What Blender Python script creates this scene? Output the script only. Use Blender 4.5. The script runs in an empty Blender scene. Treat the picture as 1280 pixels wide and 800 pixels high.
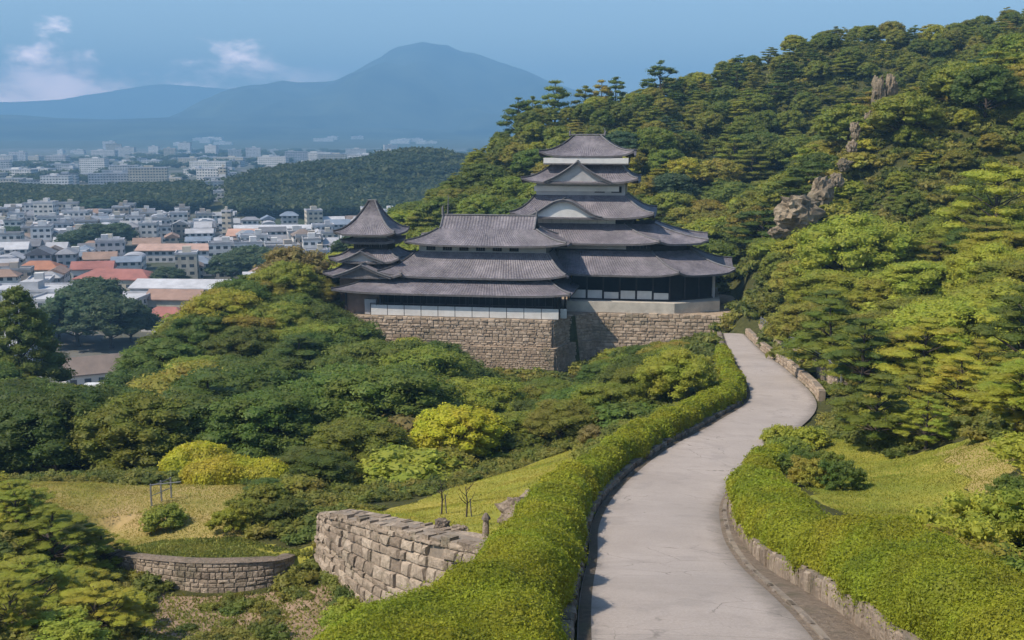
import bpy, math, random
import numpy as np
from mathutils import Vector, Matrix, noise

random.seed(7)
RNG = np.random.default_rng(7)
SC = bpy.context.scene
COL = SC.collection
R = math.radians

# ------------------------------------------------------------------ camera
FPX = 1372.0
PITCH = math.atan(235 / FPX)
CP, SP = math.cos(PITCH), math.sin(PITCH)
CAMZ = 60.0
cam = bpy.data.cameras.new('camera')
cam.sensor_width = 36
cam.lens = 36 * FPX / 1280
cam.clip_start = 0.5
cam.clip_end = 60000
camo = bpy.data.objects.new('camera', cam)
camo.location = (0, 0, CAMZ)
camo.rotation_euler = (math.pi / 2 - PITCH, 0, 0)
COL.objects.link(camo)
SC.camera = camo

# ------------------------------------------------------------------ sky, sun, exposure
SUN_EL, SUN_AZ = 50, -112          # azimuth clockwise from the view direction (+Y)
w = bpy.data.worlds.new('World')
SC.world = w
w.use_nodes = True
nt = w.node_tree
for n in list(nt.nodes):
    nt.nodes.remove(n)
def N(nt, typ, loc=None, **kw):
    n = nt.nodes.new(typ)
    for k, v in kw.items():
        setattr(n, k, v)
    return n
sky = N(nt, 'ShaderNodeTexSky', sky_type='NISHITA', sun_disc=False)
sky.sun_elevation = R(SUN_EL)
sky.sun_rotation = R(SUN_AZ)
sky.altitude = 100
sky.air_density = 1.0
sky.dust_density = 0.6
sky.ozone_density = 1.5
bg = N(nt, 'ShaderNodeBackground')
bg.inputs[1].default_value = 0.13
out = N(nt, 'ShaderNodeOutputWorld')
# clouds that stand low over the horizon, by direction
tc = N(nt, 'ShaderNodeTexCoord')
sep = N(nt, 'ShaderNodeSeparateXYZ')
nt.links.new(tc.outputs['Generated'], sep.inputs[0])
mp = N(nt, 'ShaderNodeMapping')
mp.inputs['Scale'].default_value = (14, 14, 30)
nt.links.new(tc.outputs['Generated'], mp.inputs[0])
nz = N(nt, 'ShaderNodeTexNoise')
nz.inputs['Scale'].default_value = 1.0
nz.inputs['Detail'].default_value = 5
nz.inputs['Roughness'].default_value = 0.62
nt.links.new(mp.outputs[0], nz.inputs[0])
def mapr(nt, src, a, b, c, d, smooth=True):
    m = N(nt, 'ShaderNodeMapRange')
    if smooth:
        m.interpolation_type = 'SMOOTHSTEP'
    for i, v in enumerate((a, b, c, d)):
        m.inputs[i + 1].default_value = v
    nt.links.new(src, m.inputs[0])
    return m.outputs[0]
def mth(nt, op, a, b=None):
    m = N(nt, 'ShaderNodeMath', operation=op)
    for i, v in enumerate((a, b)):
        if v is None:
            continue
        if isinstance(v, (int, float)):
            m.inputs[i].default_value = v
        else:
            nt.links.new(v, m.inputs[i])
    return m.outputs[0]
# puffed tops: the higher above the horizon, the denser the noise must be
azx = mth(nt, 'DIVIDE', sep.outputs['X'], sep.outputs['Y'])
top = mapr(nt, azx, -0.50, -0.17, 0.066, 0.052)
hgt = mth(nt, 'DIVIDE', sep.outputs['Z'], top)
dens = mth(nt, 'SUBTRACT', mth(nt, 'ADD', mth(nt, 'MULTIPLY', mth(nt, 'SUBTRACT', nz.outputs[0], .5), 2.6), 1.12), hgt)
cm = mapr(nt, dens, -0.05, 0.85, 0.0, 1.0)
cm = mth(nt, 'MULTIPLY', cm, mapr(nt, azx, -0.27, -0.12, 1.0, 0.0))
cm = mth(nt, 'MULTIPLY', cm, 0.85)
mix = N(nt, 'ShaderNodeMix', data_type='RGBA')
nt.links.new(cm, mix.inputs[0])
hs = N(nt, 'ShaderNodeHueSaturation')
hs.inputs['Saturation'].default_value = 1.0
nt.links.new(sky.outputs[0], hs.inputs['Color'])
nt.links.new(hs.outputs[0], mix.inputs[6])
mix.inputs[7].default_value = (58, 42, 41, 1)
nt.links.new(mix.outputs[2], bg.inputs[0])
nt.links.new(bg.outputs[0], out.inputs[0])

sl = bpy.data.lights.new('sun', 'SUN')
sl.energy = 5.0
sl.angle = R(0.6)
sl.color = (1.0, 0.90, 0.76)
so = bpy.data.objects.new('sun', sl)
sd = Vector((math.sin(R(SUN_AZ)) * math.cos(R(SUN_EL)), math.cos(R(SUN_AZ)) * math.cos(R(SUN_EL)), math.sin(R(SUN_EL))))
so.rotation_euler = sd.to_track_quat('Z', 'Y').to_euler()
so.location = (-100, 0, 300)
COL.objects.link(so)
SC.view_settings.view_transform = 'Standard'
SC.view_settings.look = 'None'
SC.view_settings.gamma = 1
SC.view_settings.use_curve_mapping = False
SC.view_settings.exposure = 0.36
SC.cycles.max_bounces = 5
SC.cycles.diffuse_bounces = 3
SC.cycles.glossy_bounces = 2
SC.cycles.transmission_bounces = 3
SC.cycles.volume_bounces = 0
SC.cycles.use_adaptive_sampling = True
SC.cycles.adaptive_threshold = 0.02

# ------------------------------------------------------------------ small helpers
def P(u, v, d):
    b = (v - 400) / FPX
    return ((u - 640) / FPX * d, d * (CP - SP * b), CAMZ - d * (SP + CP * b))
def proj(x, y, z):
    z = z - CAMZ
    d = y * CP - z * SP
    h = y * SP + z * CP
    return 640 + FPX * x / d, 400 - FPX * h / d, d
def tag(o, label=None, cat=None, group=None, kind=None):
    if label: o['label'] = label
    if cat: o['category'] = cat
    if group: o['group'] = group
    if kind: o['kind'] = kind
    return o
def empty(name, loc=(0, 0, 0), rz=0.0):
    o = bpy.data.objects.new(name, None)
    o.location = loc
    o.rotation_euler = (0, 0, rz)
    o.empty_display_size = 0.5
    COL.objects.link(o)
    return o
def link(name, me, parent=None, loc=(0, 0, 0), rz=0.0):
    o = bpy.data.objects.new(name, me)
    o.location = loc
    o.rotation_euler = (0, 0, rz)
    COL.objects.link(o)
    if parent is not None:
        o.parent = parent
    return o
def np_mesh(name, V, Q, mats, T=None, tint=None, smooth=False, mi=None):
    """V (n,3); Q (m,4) quads; T (k,3) triangles come after the quads"""
    me = bpy.data.meshes.new(name)
    V = np.asarray(V, dtype=np.float32)
    Q = np.asarray(Q, dtype=np.int32).reshape(-1, 4) if Q is not None and len(Q) else np.zeros((0, 4), np.int32)
    T = np.asarray(T, dtype=np.int32).reshape(-1, 3) if T is not None and len(T) else np.zeros((0, 3), np.int32)
    me.vertices.add(len(V))
    me.vertices.foreach_set('co', V.ravel())
    nl = Q.size + T.size
    me.loops.add(nl)
    me.loops.foreach_set('vertex_index', np.concatenate([Q.ravel(), T.ravel()]))
    nf = len(Q) + len(T)
    me.polygons.add(nf)
    st = np.concatenate([np.arange(len(Q)) * 4, Q.size + np.arange(len(T)) * 3]).astype(np.int32)
    me.polygons.foreach_set('loop_start', st)
    me.polygons.foreach_set('use_smooth', np.full(nf, smooth))
    if mi is not None:
        me.polygons.foreach_set('material_index', np.asarray(mi, dtype=np.int32))
    for m in mats:
        me.materials.append(m)
    if tint is not None:
        a = me.attributes.new('tint', 'FLOAT', 'POINT')
        a.data.foreach_set('value', np.asarray(tint, dtype=np.float32))
    me.update(calc_edges=True)
    me.validate()
    return me

class MB:
    """collects boxes, bars, tubes and sheets into one mesh"""
    def __init__(s):
        s.v, s.f, s.m, s.t = [], [], [], []
    def add(s, vs, fs, m=0, t=0.5):
        b = len(s.v)
        s.v += [tuple(p) for p in vs]
        s.t += [t] * len(vs)
        s.f += [tuple(b + i for i in f) for f in fs]
        s.m += [m] * len(fs)
    def box(s, x0, x1, y0, y1, z0, z1, m=0, t=0.5):
        s.add([(x0, y0, z0), (x1, y0, z0), (x1, y1, z0), (x0, y1, z0), (x0, y0, z1), (x1, y0, z1), (x1, y1, z1), (x0, y1, z1)],
              [(0, 3, 2, 1), (4, 5, 6, 7), (0, 1, 5, 4), (1, 2, 6, 5), (2, 3, 7, 6), (3, 0, 4, 7)], m, t)
    def bar(s, a, b, th, h, m=0):
        a, b = Vector(a), Vector(b)
        d = (b - a)
        side = Vector((-d.y, d.x, 0))
        side = side.normalized() * th / 2 if side.length > 1e-6 else Vector((th / 2, 0, 0))
        up = Vector((0, 0, h))
        s.add([a - side, b - side, b + side, a + side, a - side + up, b - side + up, b + side + up, a + side + up],
              [(0, 3, 2, 1), (4, 5, 6, 7), (0, 1, 5, 4), (1, 2, 6, 5), (2, 3, 7, 6), (3, 0, 4, 7)], m)
    def tube(s, pts, rad, n=6, m=0, cap=True):
        pts = [Vector(p) for p in pts]
        if not isinstance(rad, (list, tuple)):
            rad = [rad] * len(pts)
        rings = []
        for i, p in enumerate(pts):
            d = (pts[min(i + 1, len(pts) - 1)] - pts[max(i - 1, 0)]).normalized()
            a = d.orthogonal().normalized() if abs(d.z) > .95 else Vector((d.y, -d.x, 0)).normalized()
            b = d.cross(a)
            rings.append([p + (a * math.cos(2 * math.pi * k / n) + b * math.sin(2 * math.pi * k / n)) * rad[i] for k in range(n)])
        vs = [v for r in rings for v in r]
        fs = []
        for i in range(len(pts) - 1):
            for k in range(n):
                fs.append((i * n + k, i * n + (k + 1) % n, (i + 1) * n + (k + 1) % n, (i + 1) * n + k))
        if cap:
            fs.append(tuple(range(n))[::-1])
            fs.append(tuple(range((len(pts) - 1) * n, len(pts) * n)))
        s.add(vs, fs, m)
    def me(s, name, mats, smooth=False):
        me = bpy.data.meshes.new(name)
        me.from_pydata(s.v, [], s.f)
        for m in (mats if isinstance(mats, (list, tuple)) else [mats]):
            me.materials.append(m)
        me.polygons.foreach_set('material_index', s.m)
        me.polygons.foreach_set('use_smooth', [smooth] * len(s.f))
        a = me.attributes.new('tint', 'FLOAT', 'POINT')
        a.data.foreach_set('value', s.t)
        me.update()
        return me
    def build(s, name, mats, parent=None, smooth=False, loc=(0, 0, 0), rz=0.0):
        return link(name, s.me(name, mats, smooth), parent, loc, rz)

# ------------------------------------------------------------------ materials
def new_mat(name, rough=0.8, spec=0.3):
    m = bpy.data.materials.new(name)
    m.use_nodes = True
    b = m.node_tree.nodes['Principled BSDF']
    b.inputs['Roughness'].default_value = rough
    b.inputs['Specular IOR Level'].default_value = spec
    return m, m.node_tree, b
def ramp(nt, src, stops):
    r = N(nt, 'ShaderNodeValToRGB')
    e = r.color_ramp.elements
    while len(e) < len(stops):
        e.new(0.5)
    for i, (p, c) in enumerate(stops):
        e[i].position = p
        e[i].color = (*c, 1)
    nt.links.new(src, r.inputs[0])
    return r.outputs[0]
def noise_tex(nt, scale, detail=4, rough=0.6, coord='Object', vec=None, dist=0.0):
    n = N(nt, 'ShaderNodeTexNoise')
    n.inputs['Scale'].default_value = scale
    n.inputs['Detail'].default_value = detail
    n.inputs['Roughness'].default_value = rough
    n.inputs['Distortion'].default_value = dist
    if vec is None:
        t = N(nt, 'ShaderNodeTexCoord')
        vec = t.outputs[coord]
    nt.links.new(vec, n.inputs['Vector'])
    return n.outputs[0]
def geo_pos(nt):
    return N(nt, 'ShaderNodeNewGeometry').outputs['Position']
def attr(nt, name, typ='GEOMETRY'):
    a = N(nt, 'ShaderNodeAttribute')
    a.attribute_name = name
    a.attribute_type = typ
    return a
def bump(nt, b, h, dist, strength=1.0):
    bn = N(nt, 'ShaderNodeBump')
    bn.inputs['Distance'].default_value = dist
    bn.inputs['Strength'].default_value = strength
    nt.links.new(h, bn.inputs['Height'])
    nt.links.new(bn.outputs[0], b.inputs['Normal'])
def mixc(nt, f, a, b, blend='MIX'):
    m = N(nt, 'ShaderNodeMix', data_type='RGBA', blend_type=blend)
    for i, v in ((0, f), (6, a), (7, b)):
        if isinstance(v, (int, float)):
            m.inputs[i].default_value = v
        elif isinstance(v, tuple):
            m.inputs[i].default_value = (*v, 1)
        else:
            nt.links.new(v, m.inputs[i])
    return m.outputs[2]
def simple(name, c, rough=0.8, var=0.25, scale=0.8, spec=0.3, bmp=0.0):
    m, nt, b = new_mat(name, rough, spec)
    n = noise_tex(nt, scale, 5, 0.65)
    col = ramp(nt, n, [(0.3, tuple(x * (1 - var) for x in c)), (0.7, tuple(min(1, x * (1 + var)) for x in c))])
    nt.links.new(col, b.inputs['Base Color'])
    if bmp:
        bump(nt, b, n, bmp)
    return m
def leaf_mat(name, random_colors=None):
    """object colour x leaf tint, some light through the leaf"""
    m, nt, b = new_mat(name, 0.6, 0.25)
    if random_colors:
        oi = N(nt, 'ShaderNodeObjectInfo')
        base = ramp(nt, oi.outputs['Random'], random_colors)
    else:
        oi = N(nt, 'ShaderNodeObjectInfo')
        base = oi.outputs['Color']
    t = attr(nt, 'tint')
    v = mapr(nt, t.outputs['Fac'], 0, 1, 0.55, 1.5, False)
    h = N(nt, 'ShaderNodeHueSaturation')
    nt.links.new(base, h.inputs['Color'])
    nt.links.new(v, h.inputs['Value'])
    hv = mapr(nt, noise_tex(nt, 0.45, 2, .5, vec=geo_pos(nt)), .3, .7, 0.478, 0.52, False)
    nt.links.new(hv, h.inputs['Hue'])
    nt.links.new(h.outputs[0], b.inputs['Base Color'])
    tr = N(nt, 'ShaderNodeBsdfTranslucent')
    h2 = N(nt, 'ShaderNodeHueSaturation')
    h2.inputs['Value'].default_value = 1.6
    nt.links.new(h.outputs[0], h2.inputs['Color'])
    nt.links.new(h2.outputs[0], tr.inputs[0])
    ms = N(nt, 'ShaderNodeMixShader')
    ms.inputs[0].default_value = 0.34
    nt.links.new(b.outputs[0], ms.inputs[1])
    nt.links.new(tr.outputs[0], ms.inputs[2])
    nt.links.new(ms.outputs[0], nt.nodes['Material Output'].inputs[0])
    return m
M = {}
M['leaf'] = leaf_mat('leaf')
M['under'] = leaf_mat('undergrowth leaf', [(0.0, (.08, .10, .02)), (0.4, (.15, .17, .03)), (0.7, (.23, .21, .04)), (1.0, (.11, .15, .03))])
M['farleaf'] = leaf_mat('far wood leaf', [(0.0, (.03, .05, .02)), (0.5, (.055, .075, .025)), (1.0, (.08, .095, .03))])
M['bark'] = simple('bark', (.07, .055, .045), .9, .4, 3, bmp=.02)
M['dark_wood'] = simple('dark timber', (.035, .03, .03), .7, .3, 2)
M['grey_wood'] = simple('grey timber', (.12, .11, .11), .8, .3, 2)
M['plaster'] = simple('off white plaster', (.62, .60, .57), .85, .12, .6)
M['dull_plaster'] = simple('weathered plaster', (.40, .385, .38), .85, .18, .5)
M['cream'] = simple('cream stone', (.50, .45, .38), .85, .2, .6, bmp=.02)
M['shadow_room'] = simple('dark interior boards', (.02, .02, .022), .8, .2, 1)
M['brown_wall'] = simple('brown clay wall', (.22, .16, .13), .9, .25, .5)
M['metal'] = simple('grey metal', (.2, .2, .2), .5, .2, 2)

def mat_tiles():
    m, nt, b = new_mat('grey roof tiles', 0.55, 0.4)
    uv = attr(nt, 'ruv')
    sx = N(nt, 'ShaderNodeSeparateXYZ')
    nt.links.new(uv.outputs['Vector'], sx.inputs[0])
    a = mth(nt, 'SINE', mth(nt, 'MULTIPLY', sx.outputs[0], 2 * math.pi / 0.42))
    r = mapr(nt, mth(nt, 'FRACT', mth(nt, 'DIVIDE', sx.outputs[1], 0.45)), 0, .9, 1.0, 0.0)
    n1 = noise_tex(nt, 0.35, 6, 0.7)
    n2 = noise_tex(nt, 3.0, 4, 0.7)
    col = ramp(nt, n1, [(0.32, (.070, .062, .078)), (0.5, (.125, .112, .132)), (0.66, (.23, .205, .225))])
    col = mixc(nt, mapr(nt, n2, .35, .75, 0, .45), col, (.30, .27, .25))
    vor = N(nt, 'ShaderNodeTexVoronoi')
    vor.inputs['Scale'].default_value = 0.6
    tco = N(nt, 'ShaderNodeTexCoord')
    nt.links.new(tco.outputs['Object'], vor.inputs['Vector'])
    col = mixc(nt, mapr(nt, noise_tex(nt, 1.2, 5, .7), .55, .75, 0, .5), col, (.09, .085, .09))
    nt.links.new(col, b.inputs['Base Color'])
    h = mth(nt, 'ADD', mth(nt, 'MULTIPLY', a, .6), mth(nt, 'MULTIPLY', r, .5))
    h = mth(nt, 'ADD', h, mth(nt, 'MULTIPLY', n2, .8))
    bump(nt, b, h, 0.045)
    return m
M['tiles'] = mat_tiles()
M['ridge'] = simple('ridge tiles', (.13, .125, .13), .6, .3, 2)

def mat_stone(name, c1, c2, c3, scale=1.2, bd=.05):
    m, nt, b = new_mat(name, 0.9, 0.2)
    t = attr(nt, 'tint')
    base = ramp(nt, t.outputs['Fac'], [(0.0, c1), (0.5, c2), (1.0, c3)])
    n = noise_tex(nt, scale, 6, 0.7, vec=geo_pos(nt))
    n2 = noise_tex(nt, scale * 0.16, 4, 0.6, vec=geo_pos(nt))
    col = mixc(nt, 1.0, base, ramp(nt, n, [(0.25, (.55, .54, .52)), (0.6, (1.15, 1.12, 1.08))]), 'MULTIPLY')
    col = mixc(nt, mapr(nt, n2, .52, .7, 0, .45), col, (.07, .075, .04))
    nt.links.new(col, b.inputs['Base Color'])
    bump(nt, b, n, bd)
    return m
M['stone'] = mat_stone('castle stone', (.27, .205, .15), (.35, .275, .205), (.44, .355, .275), 1.6)
M['stone_near'] = mat_stone('retaining stone', (.22, .175, .135), (.34, .275, .215), (.47, .39, .31), 5.0, .14)
M['stone_brown'] = mat_stone('kerb stone', (.10, .08, .06), (.17, .14, .115), (.27, .23, .19), 5.0)
M['mortar'] = simple('dark joint earth', (.22, .18, .14), .95, .3, 2)
M['rock'] = mat_stone('cliff rock', (.14, .115, .085), (.24, .195, .14), (.38, .32, .235), 0.9, .3)

# ------------------------------------------------------------------ road line
def vdep(z_u, z_v, d):
    return P(z_u, z_v, d)
ROAD = [((2.2, -40, 55.5), 5.2), ((2.8, -12, 53.2), 5.2), ((3.3, 6, 51.4), 5.1)]
for u, v, d, wd in [(871, 800, 23, 5.0), (829, 700, 36, 4.9), (821, 655, 43, 5.0), (836, 615, 52.5, 5.2), (882, 570, 62, 5.4), (943, 532, 74, 5.7),
                    (976, 500, 88, 5.5), (955, 465, 105, 4.9), (930, 438, 124, 3.8), (916, 417, 143, 2.8)]:
    ROAD.append((P(u, v, d), wd))
def catmull(pts, n=12):
    pts = [np.array(p, float) for p in pts]
    out = []
    for i in range(len(pts) - 1):
        p0, p1, p2, p3 = pts[max(i - 1, 0)], pts[i], pts[i + 1], pts[min(i + 2, len(pts) - 1)]
        for k in range(n):
            t = k / n
            out.append(0.5 * ((2 * p1) + (-p0 + p2) * t + (2 * p0 - 5 * p1 + 4 * p2 - p3) * t * t + (-p0 + 3 * p1 - 3 * p2 + p3) * t ** 3))
    out.append(pts[-1])
    return np.array(out)
RC = catmull([(*p, wd) for p, wd in ROAD], 14)      # x y z width
def tangents(c):
    t = np.gradient(c[:, :2], axis=0)
    return t / np.linalg.norm(t, axis=1)[:, None]
RT = tangents(RC)
RN = np.stack([RT[:, 1], -RT[:, 0]], 1)              # to the right
RL = np.concatenate([RC[:, :2] - RN * RC[:, 3:] / 2, RC[:, 2:3]], 1)
RR = np.concatenate([RC[:, :2] + RN * RC[:, 3:] / 2, RC[:, 2:3]], 1)

# the two curved garden walls
def wallpts(tops, bots, n=10):
    return catmull([(P(*a)[0], P(*a)[1], P(*a)[2], b) for a, b in zip(tops, bots)], n)
def normals(p, side=1):
    t = tangents(p)
    return np.stack([t[:, 1], -t[:, 0]], 1) * side
wp = wallpts([(400, 640, 58.0), (414, 643, 55.6), (440, 649, 53), (480, 658, 49.8), (530, 669, 46.8), (575, 679, 44.5), (612, 687, 42.8), (650, 697, 41.2)],
             [38.0, 37.9, 37.8, 37.8, 38.2, 38.9, 39.8, 41.0])
nw = normals(wp)
if nw[len(nw) // 2, 1] > 0: nw = -nw
wp2 = wallpts([(96, 668, 63), (112, 682, 60.5), (140, 693, 58.6), (190, 700, 57), (250, 704, 56), (310, 703, 56), (350, 700, 56.6), (368, 694, 58)],
              [37.4, 37.1, 36.9, 36.8, 36.7, 36.8, 37.0, 37.4])
nw2 = normals(wp2)
if nw2[len(nw2) // 2, 1] > 0: nw2 = -nw2

# ------------------------------------------------------------------ terrain
TH = R(9)
CO = np.array([5.65, 152.78, 33.83])                 # castle origin: outer corner of the front bastion
def c2w(x, y, z=0.0):
    return (CO[0] + x * math.cos(TH) + y * math.sin(TH), CO[1] - x * math.sin(TH) + y * math.cos(TH), CO[2] + z)
def w2c(x, y):
    dx, dy = x - CO[0], y - CO[1]
    return dx * math.cos(TH) - dy * math.sin(TH), dx * math.sin(TH) + dy * math.cos(TH)

ctrl = [P(*a) for a in [
    # lawn beside the hedge
    (612, 692, 44), (640, 652, 50), (680, 612, 58), (720, 575, 68), (560, 672, 48), (500, 658, 53), (465, 645, 59), (560, 620, 66),
    (640, 590, 72), (700, 570, 76), (520, 640, 61),
    # below the retaining wall
    (405, 708, 55), (425, 745, 50.5), (480, 790, 45.5), (540, 812, 42), (300, 790, 50), (420, 790, 46), (200, 765, 53), (350, 770, 51.5),
    (120, 715, 58.5), (250, 735, 55.6), (362, 720, 56.4), (130, 692, 60), (250, 704, 57.3), (365, 700, 57.8),
    (80, 612, 68), (180, 640, 65), (30, 606, 70), (300, 655, 62), (230, 602, 74), (330, 602, 73), (390, 640, 64),
    # right bank
    (1060, 540, 72), (1150, 572, 58), (1280, 540, 52), (1280, 640, 38), (1150, 640, 44), (1280, 780, 25), (1000, 590, 58),
    (1050, 600, 54), (1280, 480, 65), (1070, 492, 84)]]
ctrl += [tuple(p) for p in [
    (-37, 88, 31), (-60, 90, 30), (-22, 97, 30), (-34, 165, 33.5), (-38, 153, 32), (-44, 147, 29.5), (-47, 141, 27.5), (-47, 131, 25.5), (-41, 132, 28), (-44, 122, 25), (-49, 112, 26), (-30, 108, 28),
    (-23, 127, 26.5), (-16, 125, 27), (-8, 147, 26.5), (-20, 147, 27), (5, 147, 26.5), (-31, 156, 31), (-67, 148, 24), (-58, 148, 22.5), (-54, 141, 23.5), (-62, 138, 23.5), (-90, 140, 21),
    (-120, 150, 12), (-80, 180, 13), (-56, 166, 18), (-65, 165, 15), (-48, 168, 21), (-60, 200, 6), (-45, 195, 16), (-40, 215, 10), (-100, 220, 0), (-60, 260, 0), (-140, 250, 0), (-200, 200, 0),
    (-20, 250, 36), (-38, 250, 27), (-50, 235, 8), (-60, 240, 2), (0, 290, 57), (13, 300, 61), (43, 308, 67), (68, 308, 71), (81, 308, 78),
    (98, 318, 84), (135, 328, 86), (150, 328, 92), (190, 328, 95), (-13, 229, 35), (-7, 254, 43), (33, 249, 47), (40, 209, 36), (31, 204, 35),
    (0, 210, 33), (-20, 210, 31), (54, 239, 43), (71, 268, 56), (93, 288, 67), (35, 163, 38.5), (44, 174, 43), (54, 190, 51), (66, 201, 61.5),
    (81, 206, 63.5), (100, 218, 72), (116, 224, 76), (58, 222, 43), (76, 240, 53), (97, 256, 63), (45, 197, 38), (120, 270, 74), (39, 149, 38.5),
    (50, 149, 41.5), (59, 175, 50.5), (77, 165, 52), (54, 115, 44.5), (37, 109, 38.5), (42, 89, 41), (34, 149, 37), (30, 130, 36),
    (8, 95, 34), (15, 112, 33.4), (22, 130, 33.2), (0, 89, 33), (-3, 114, 28), (-8, 88, 33), (-11, 76, 35), (-12, 68, 37), (-16, 73, 36.3),
    (10, 130, 29), (12, 148, 27.5), (20, 149, 30), (26, 148, 33.3), (-4, 26, 46.0), (-2.3, 31, 44.2), (-1.6, 37, 43.2), (-5, 34, 41), (-9, 39, 39.3), (-5.5, 40, 39.2), (-2.6, 40.5, 40.4),
    (-15, 30, 40.5), (-20, 45, 38.3), (-20, 42, 40.6), (-25, 53, 39.3), (-33, 60, 39), (-40, 50, 36), (-40, 64, 36.6), (-60, 60, 33), (-80, 80, 26),
    (-100, 100, 14), (-60, 30, 38), (-90, 30, 32), (-20, 5, 46), (-8, 10, 49.5), (12, 10, 51.5), (30, 10, 53), (14, 26, 49.3), (50, 30, 53), (80, 60, 56), (90, 100, 56),
    (120, 150, 65), (140, 200, 76), (26, 38, 47.8), (0, -50, 54), (60, -50, 58), (-60, -50, 45), (-150, 100, 3), (-150, -50, 15), (-250, 300, 0),
    (-150, 400, 0), (-60, 350, 0), (-30, 330, 12), (0, 380, 40), (100, 420, 60), (180, 420, 70), (280, 300, 90), (280, 100, 75), (280, -60, 70),
    (-250, 0, 0), (-20, 450, 10)]]
for i in range(3, len(RC), 7):
    x, y, z, wd = RC[i]
    ctrl.append((x, y, z))
    for sgn in (-1, 1):
        n = RN[i] * sgn
        ctrl.append((x + n[0] * (wd / 2 + 1.2), y + n[1] * (wd / 2 + 1.2), z + (0.0 if sgn < 0 else (.5 if y < 62 else .0))))
for i in range(3, len(RC), 4):
    x, y, z, wd = RC[i]
    if 12 < y < 58:
        o_ = wd / 2 + np.interp(y, [21, 35, 42, 53], [1.35, .7, .5, .38]) + 2 * np.interp(y, [20, 30, 45, 56], [1.45, 1.35, 1.1, .85]) + .7
        ctrl.append((x + RN[i][0] * o_, y + RN[i][1] * o_, z + .75))
for cx, cy in [(-30, 1.5), (-16, 1.5), (-3, 1.5), (-30, 12), (-14, 12), (4, 12), (14, 11), (24, 13), (24, 24), (4, 26), (-14, 24), (-30, 20)]:
    a = c2w(cx, cy, -0.4)
    ctrl.append(a)
CT = np.array(ctrl, float)
# drop near duplicates
keep = []
for i in range(len(CT)):
    if all(np.hypot(*(CT[i, :2] - CT[j, :2])) > 0.9 for j in keep):
        keep.append(i)
CT = CT[keep]
SCL = 50.0
def tps(r2):
    return np.where(r2 > 1e-12, 0.5 * r2 * np.log(np.maximum(r2, 1e-12)), 0.0)
_X = CT[:, :2] / SCL
_n = len(_X)
_K = tps(((_X[:, None] - _X[None]) ** 2).sum(-1)) + np.eye(_n) * 2e-5
_Pm = np.concatenate([np.ones((_n, 1)), _X], 1)
_A = np.block([[_K, _Pm], [_Pm.T, np.zeros((3, 3))]])
_W = np.linalg.solve(_A, np.concatenate([CT[:, 2], np.zeros(3)]))
def sstep(a, b, x):
    t = np.clip((x - a) / (b - a), 0, 1)
    return t * t * (3 - 2 * t)
_ph = RNG.uniform(0, 6.28, (40, 2))
_an = RNG.uniform(0, 6.28, 40)
def wav(x, y, wl, k0, n=5):
    s = 0
    for k in range(n):
        a = _an[k0 + k]
        f = 2 * math.pi / wl * (1 + 0.55 * k)
        s = s + np.sin((x * math.cos(a) + y * math.sin(a)) * f + _ph[k0 + k, 0] + 1.3 * np.sin((x * math.sin(a) - y * math.cos(a)) * f * .6 + _ph[k0 + k, 1])) / (1 + .7 * k)
    return s / 2.2
def far_h(x, y):
    h = np.zeros_like(x)
    def g(cx, cy, sx, sy, a, p=1.0):
        return a * np.exp(-(((x - cx) / sx) ** 2 + ((y - cy) / sy) ** 2) ** p)
    h = h + g(-30, 960, 190, 150, 27) + g(-130, 910, 90, 90, 9)
    h = h + g(-470, 880, 190, 80, 7) + g(-620, 880, 200, 110, 8)
    h = h * (1 + .30 * wav(x, y, 210, 0))
    r = sstep(3600, 6200, y)
    h = h + r * (38 + 14 * wav(x, y, 2400, 5) + 3 * wav(x, y, 500, 10))
    return np.maximum(h, 0)
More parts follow.
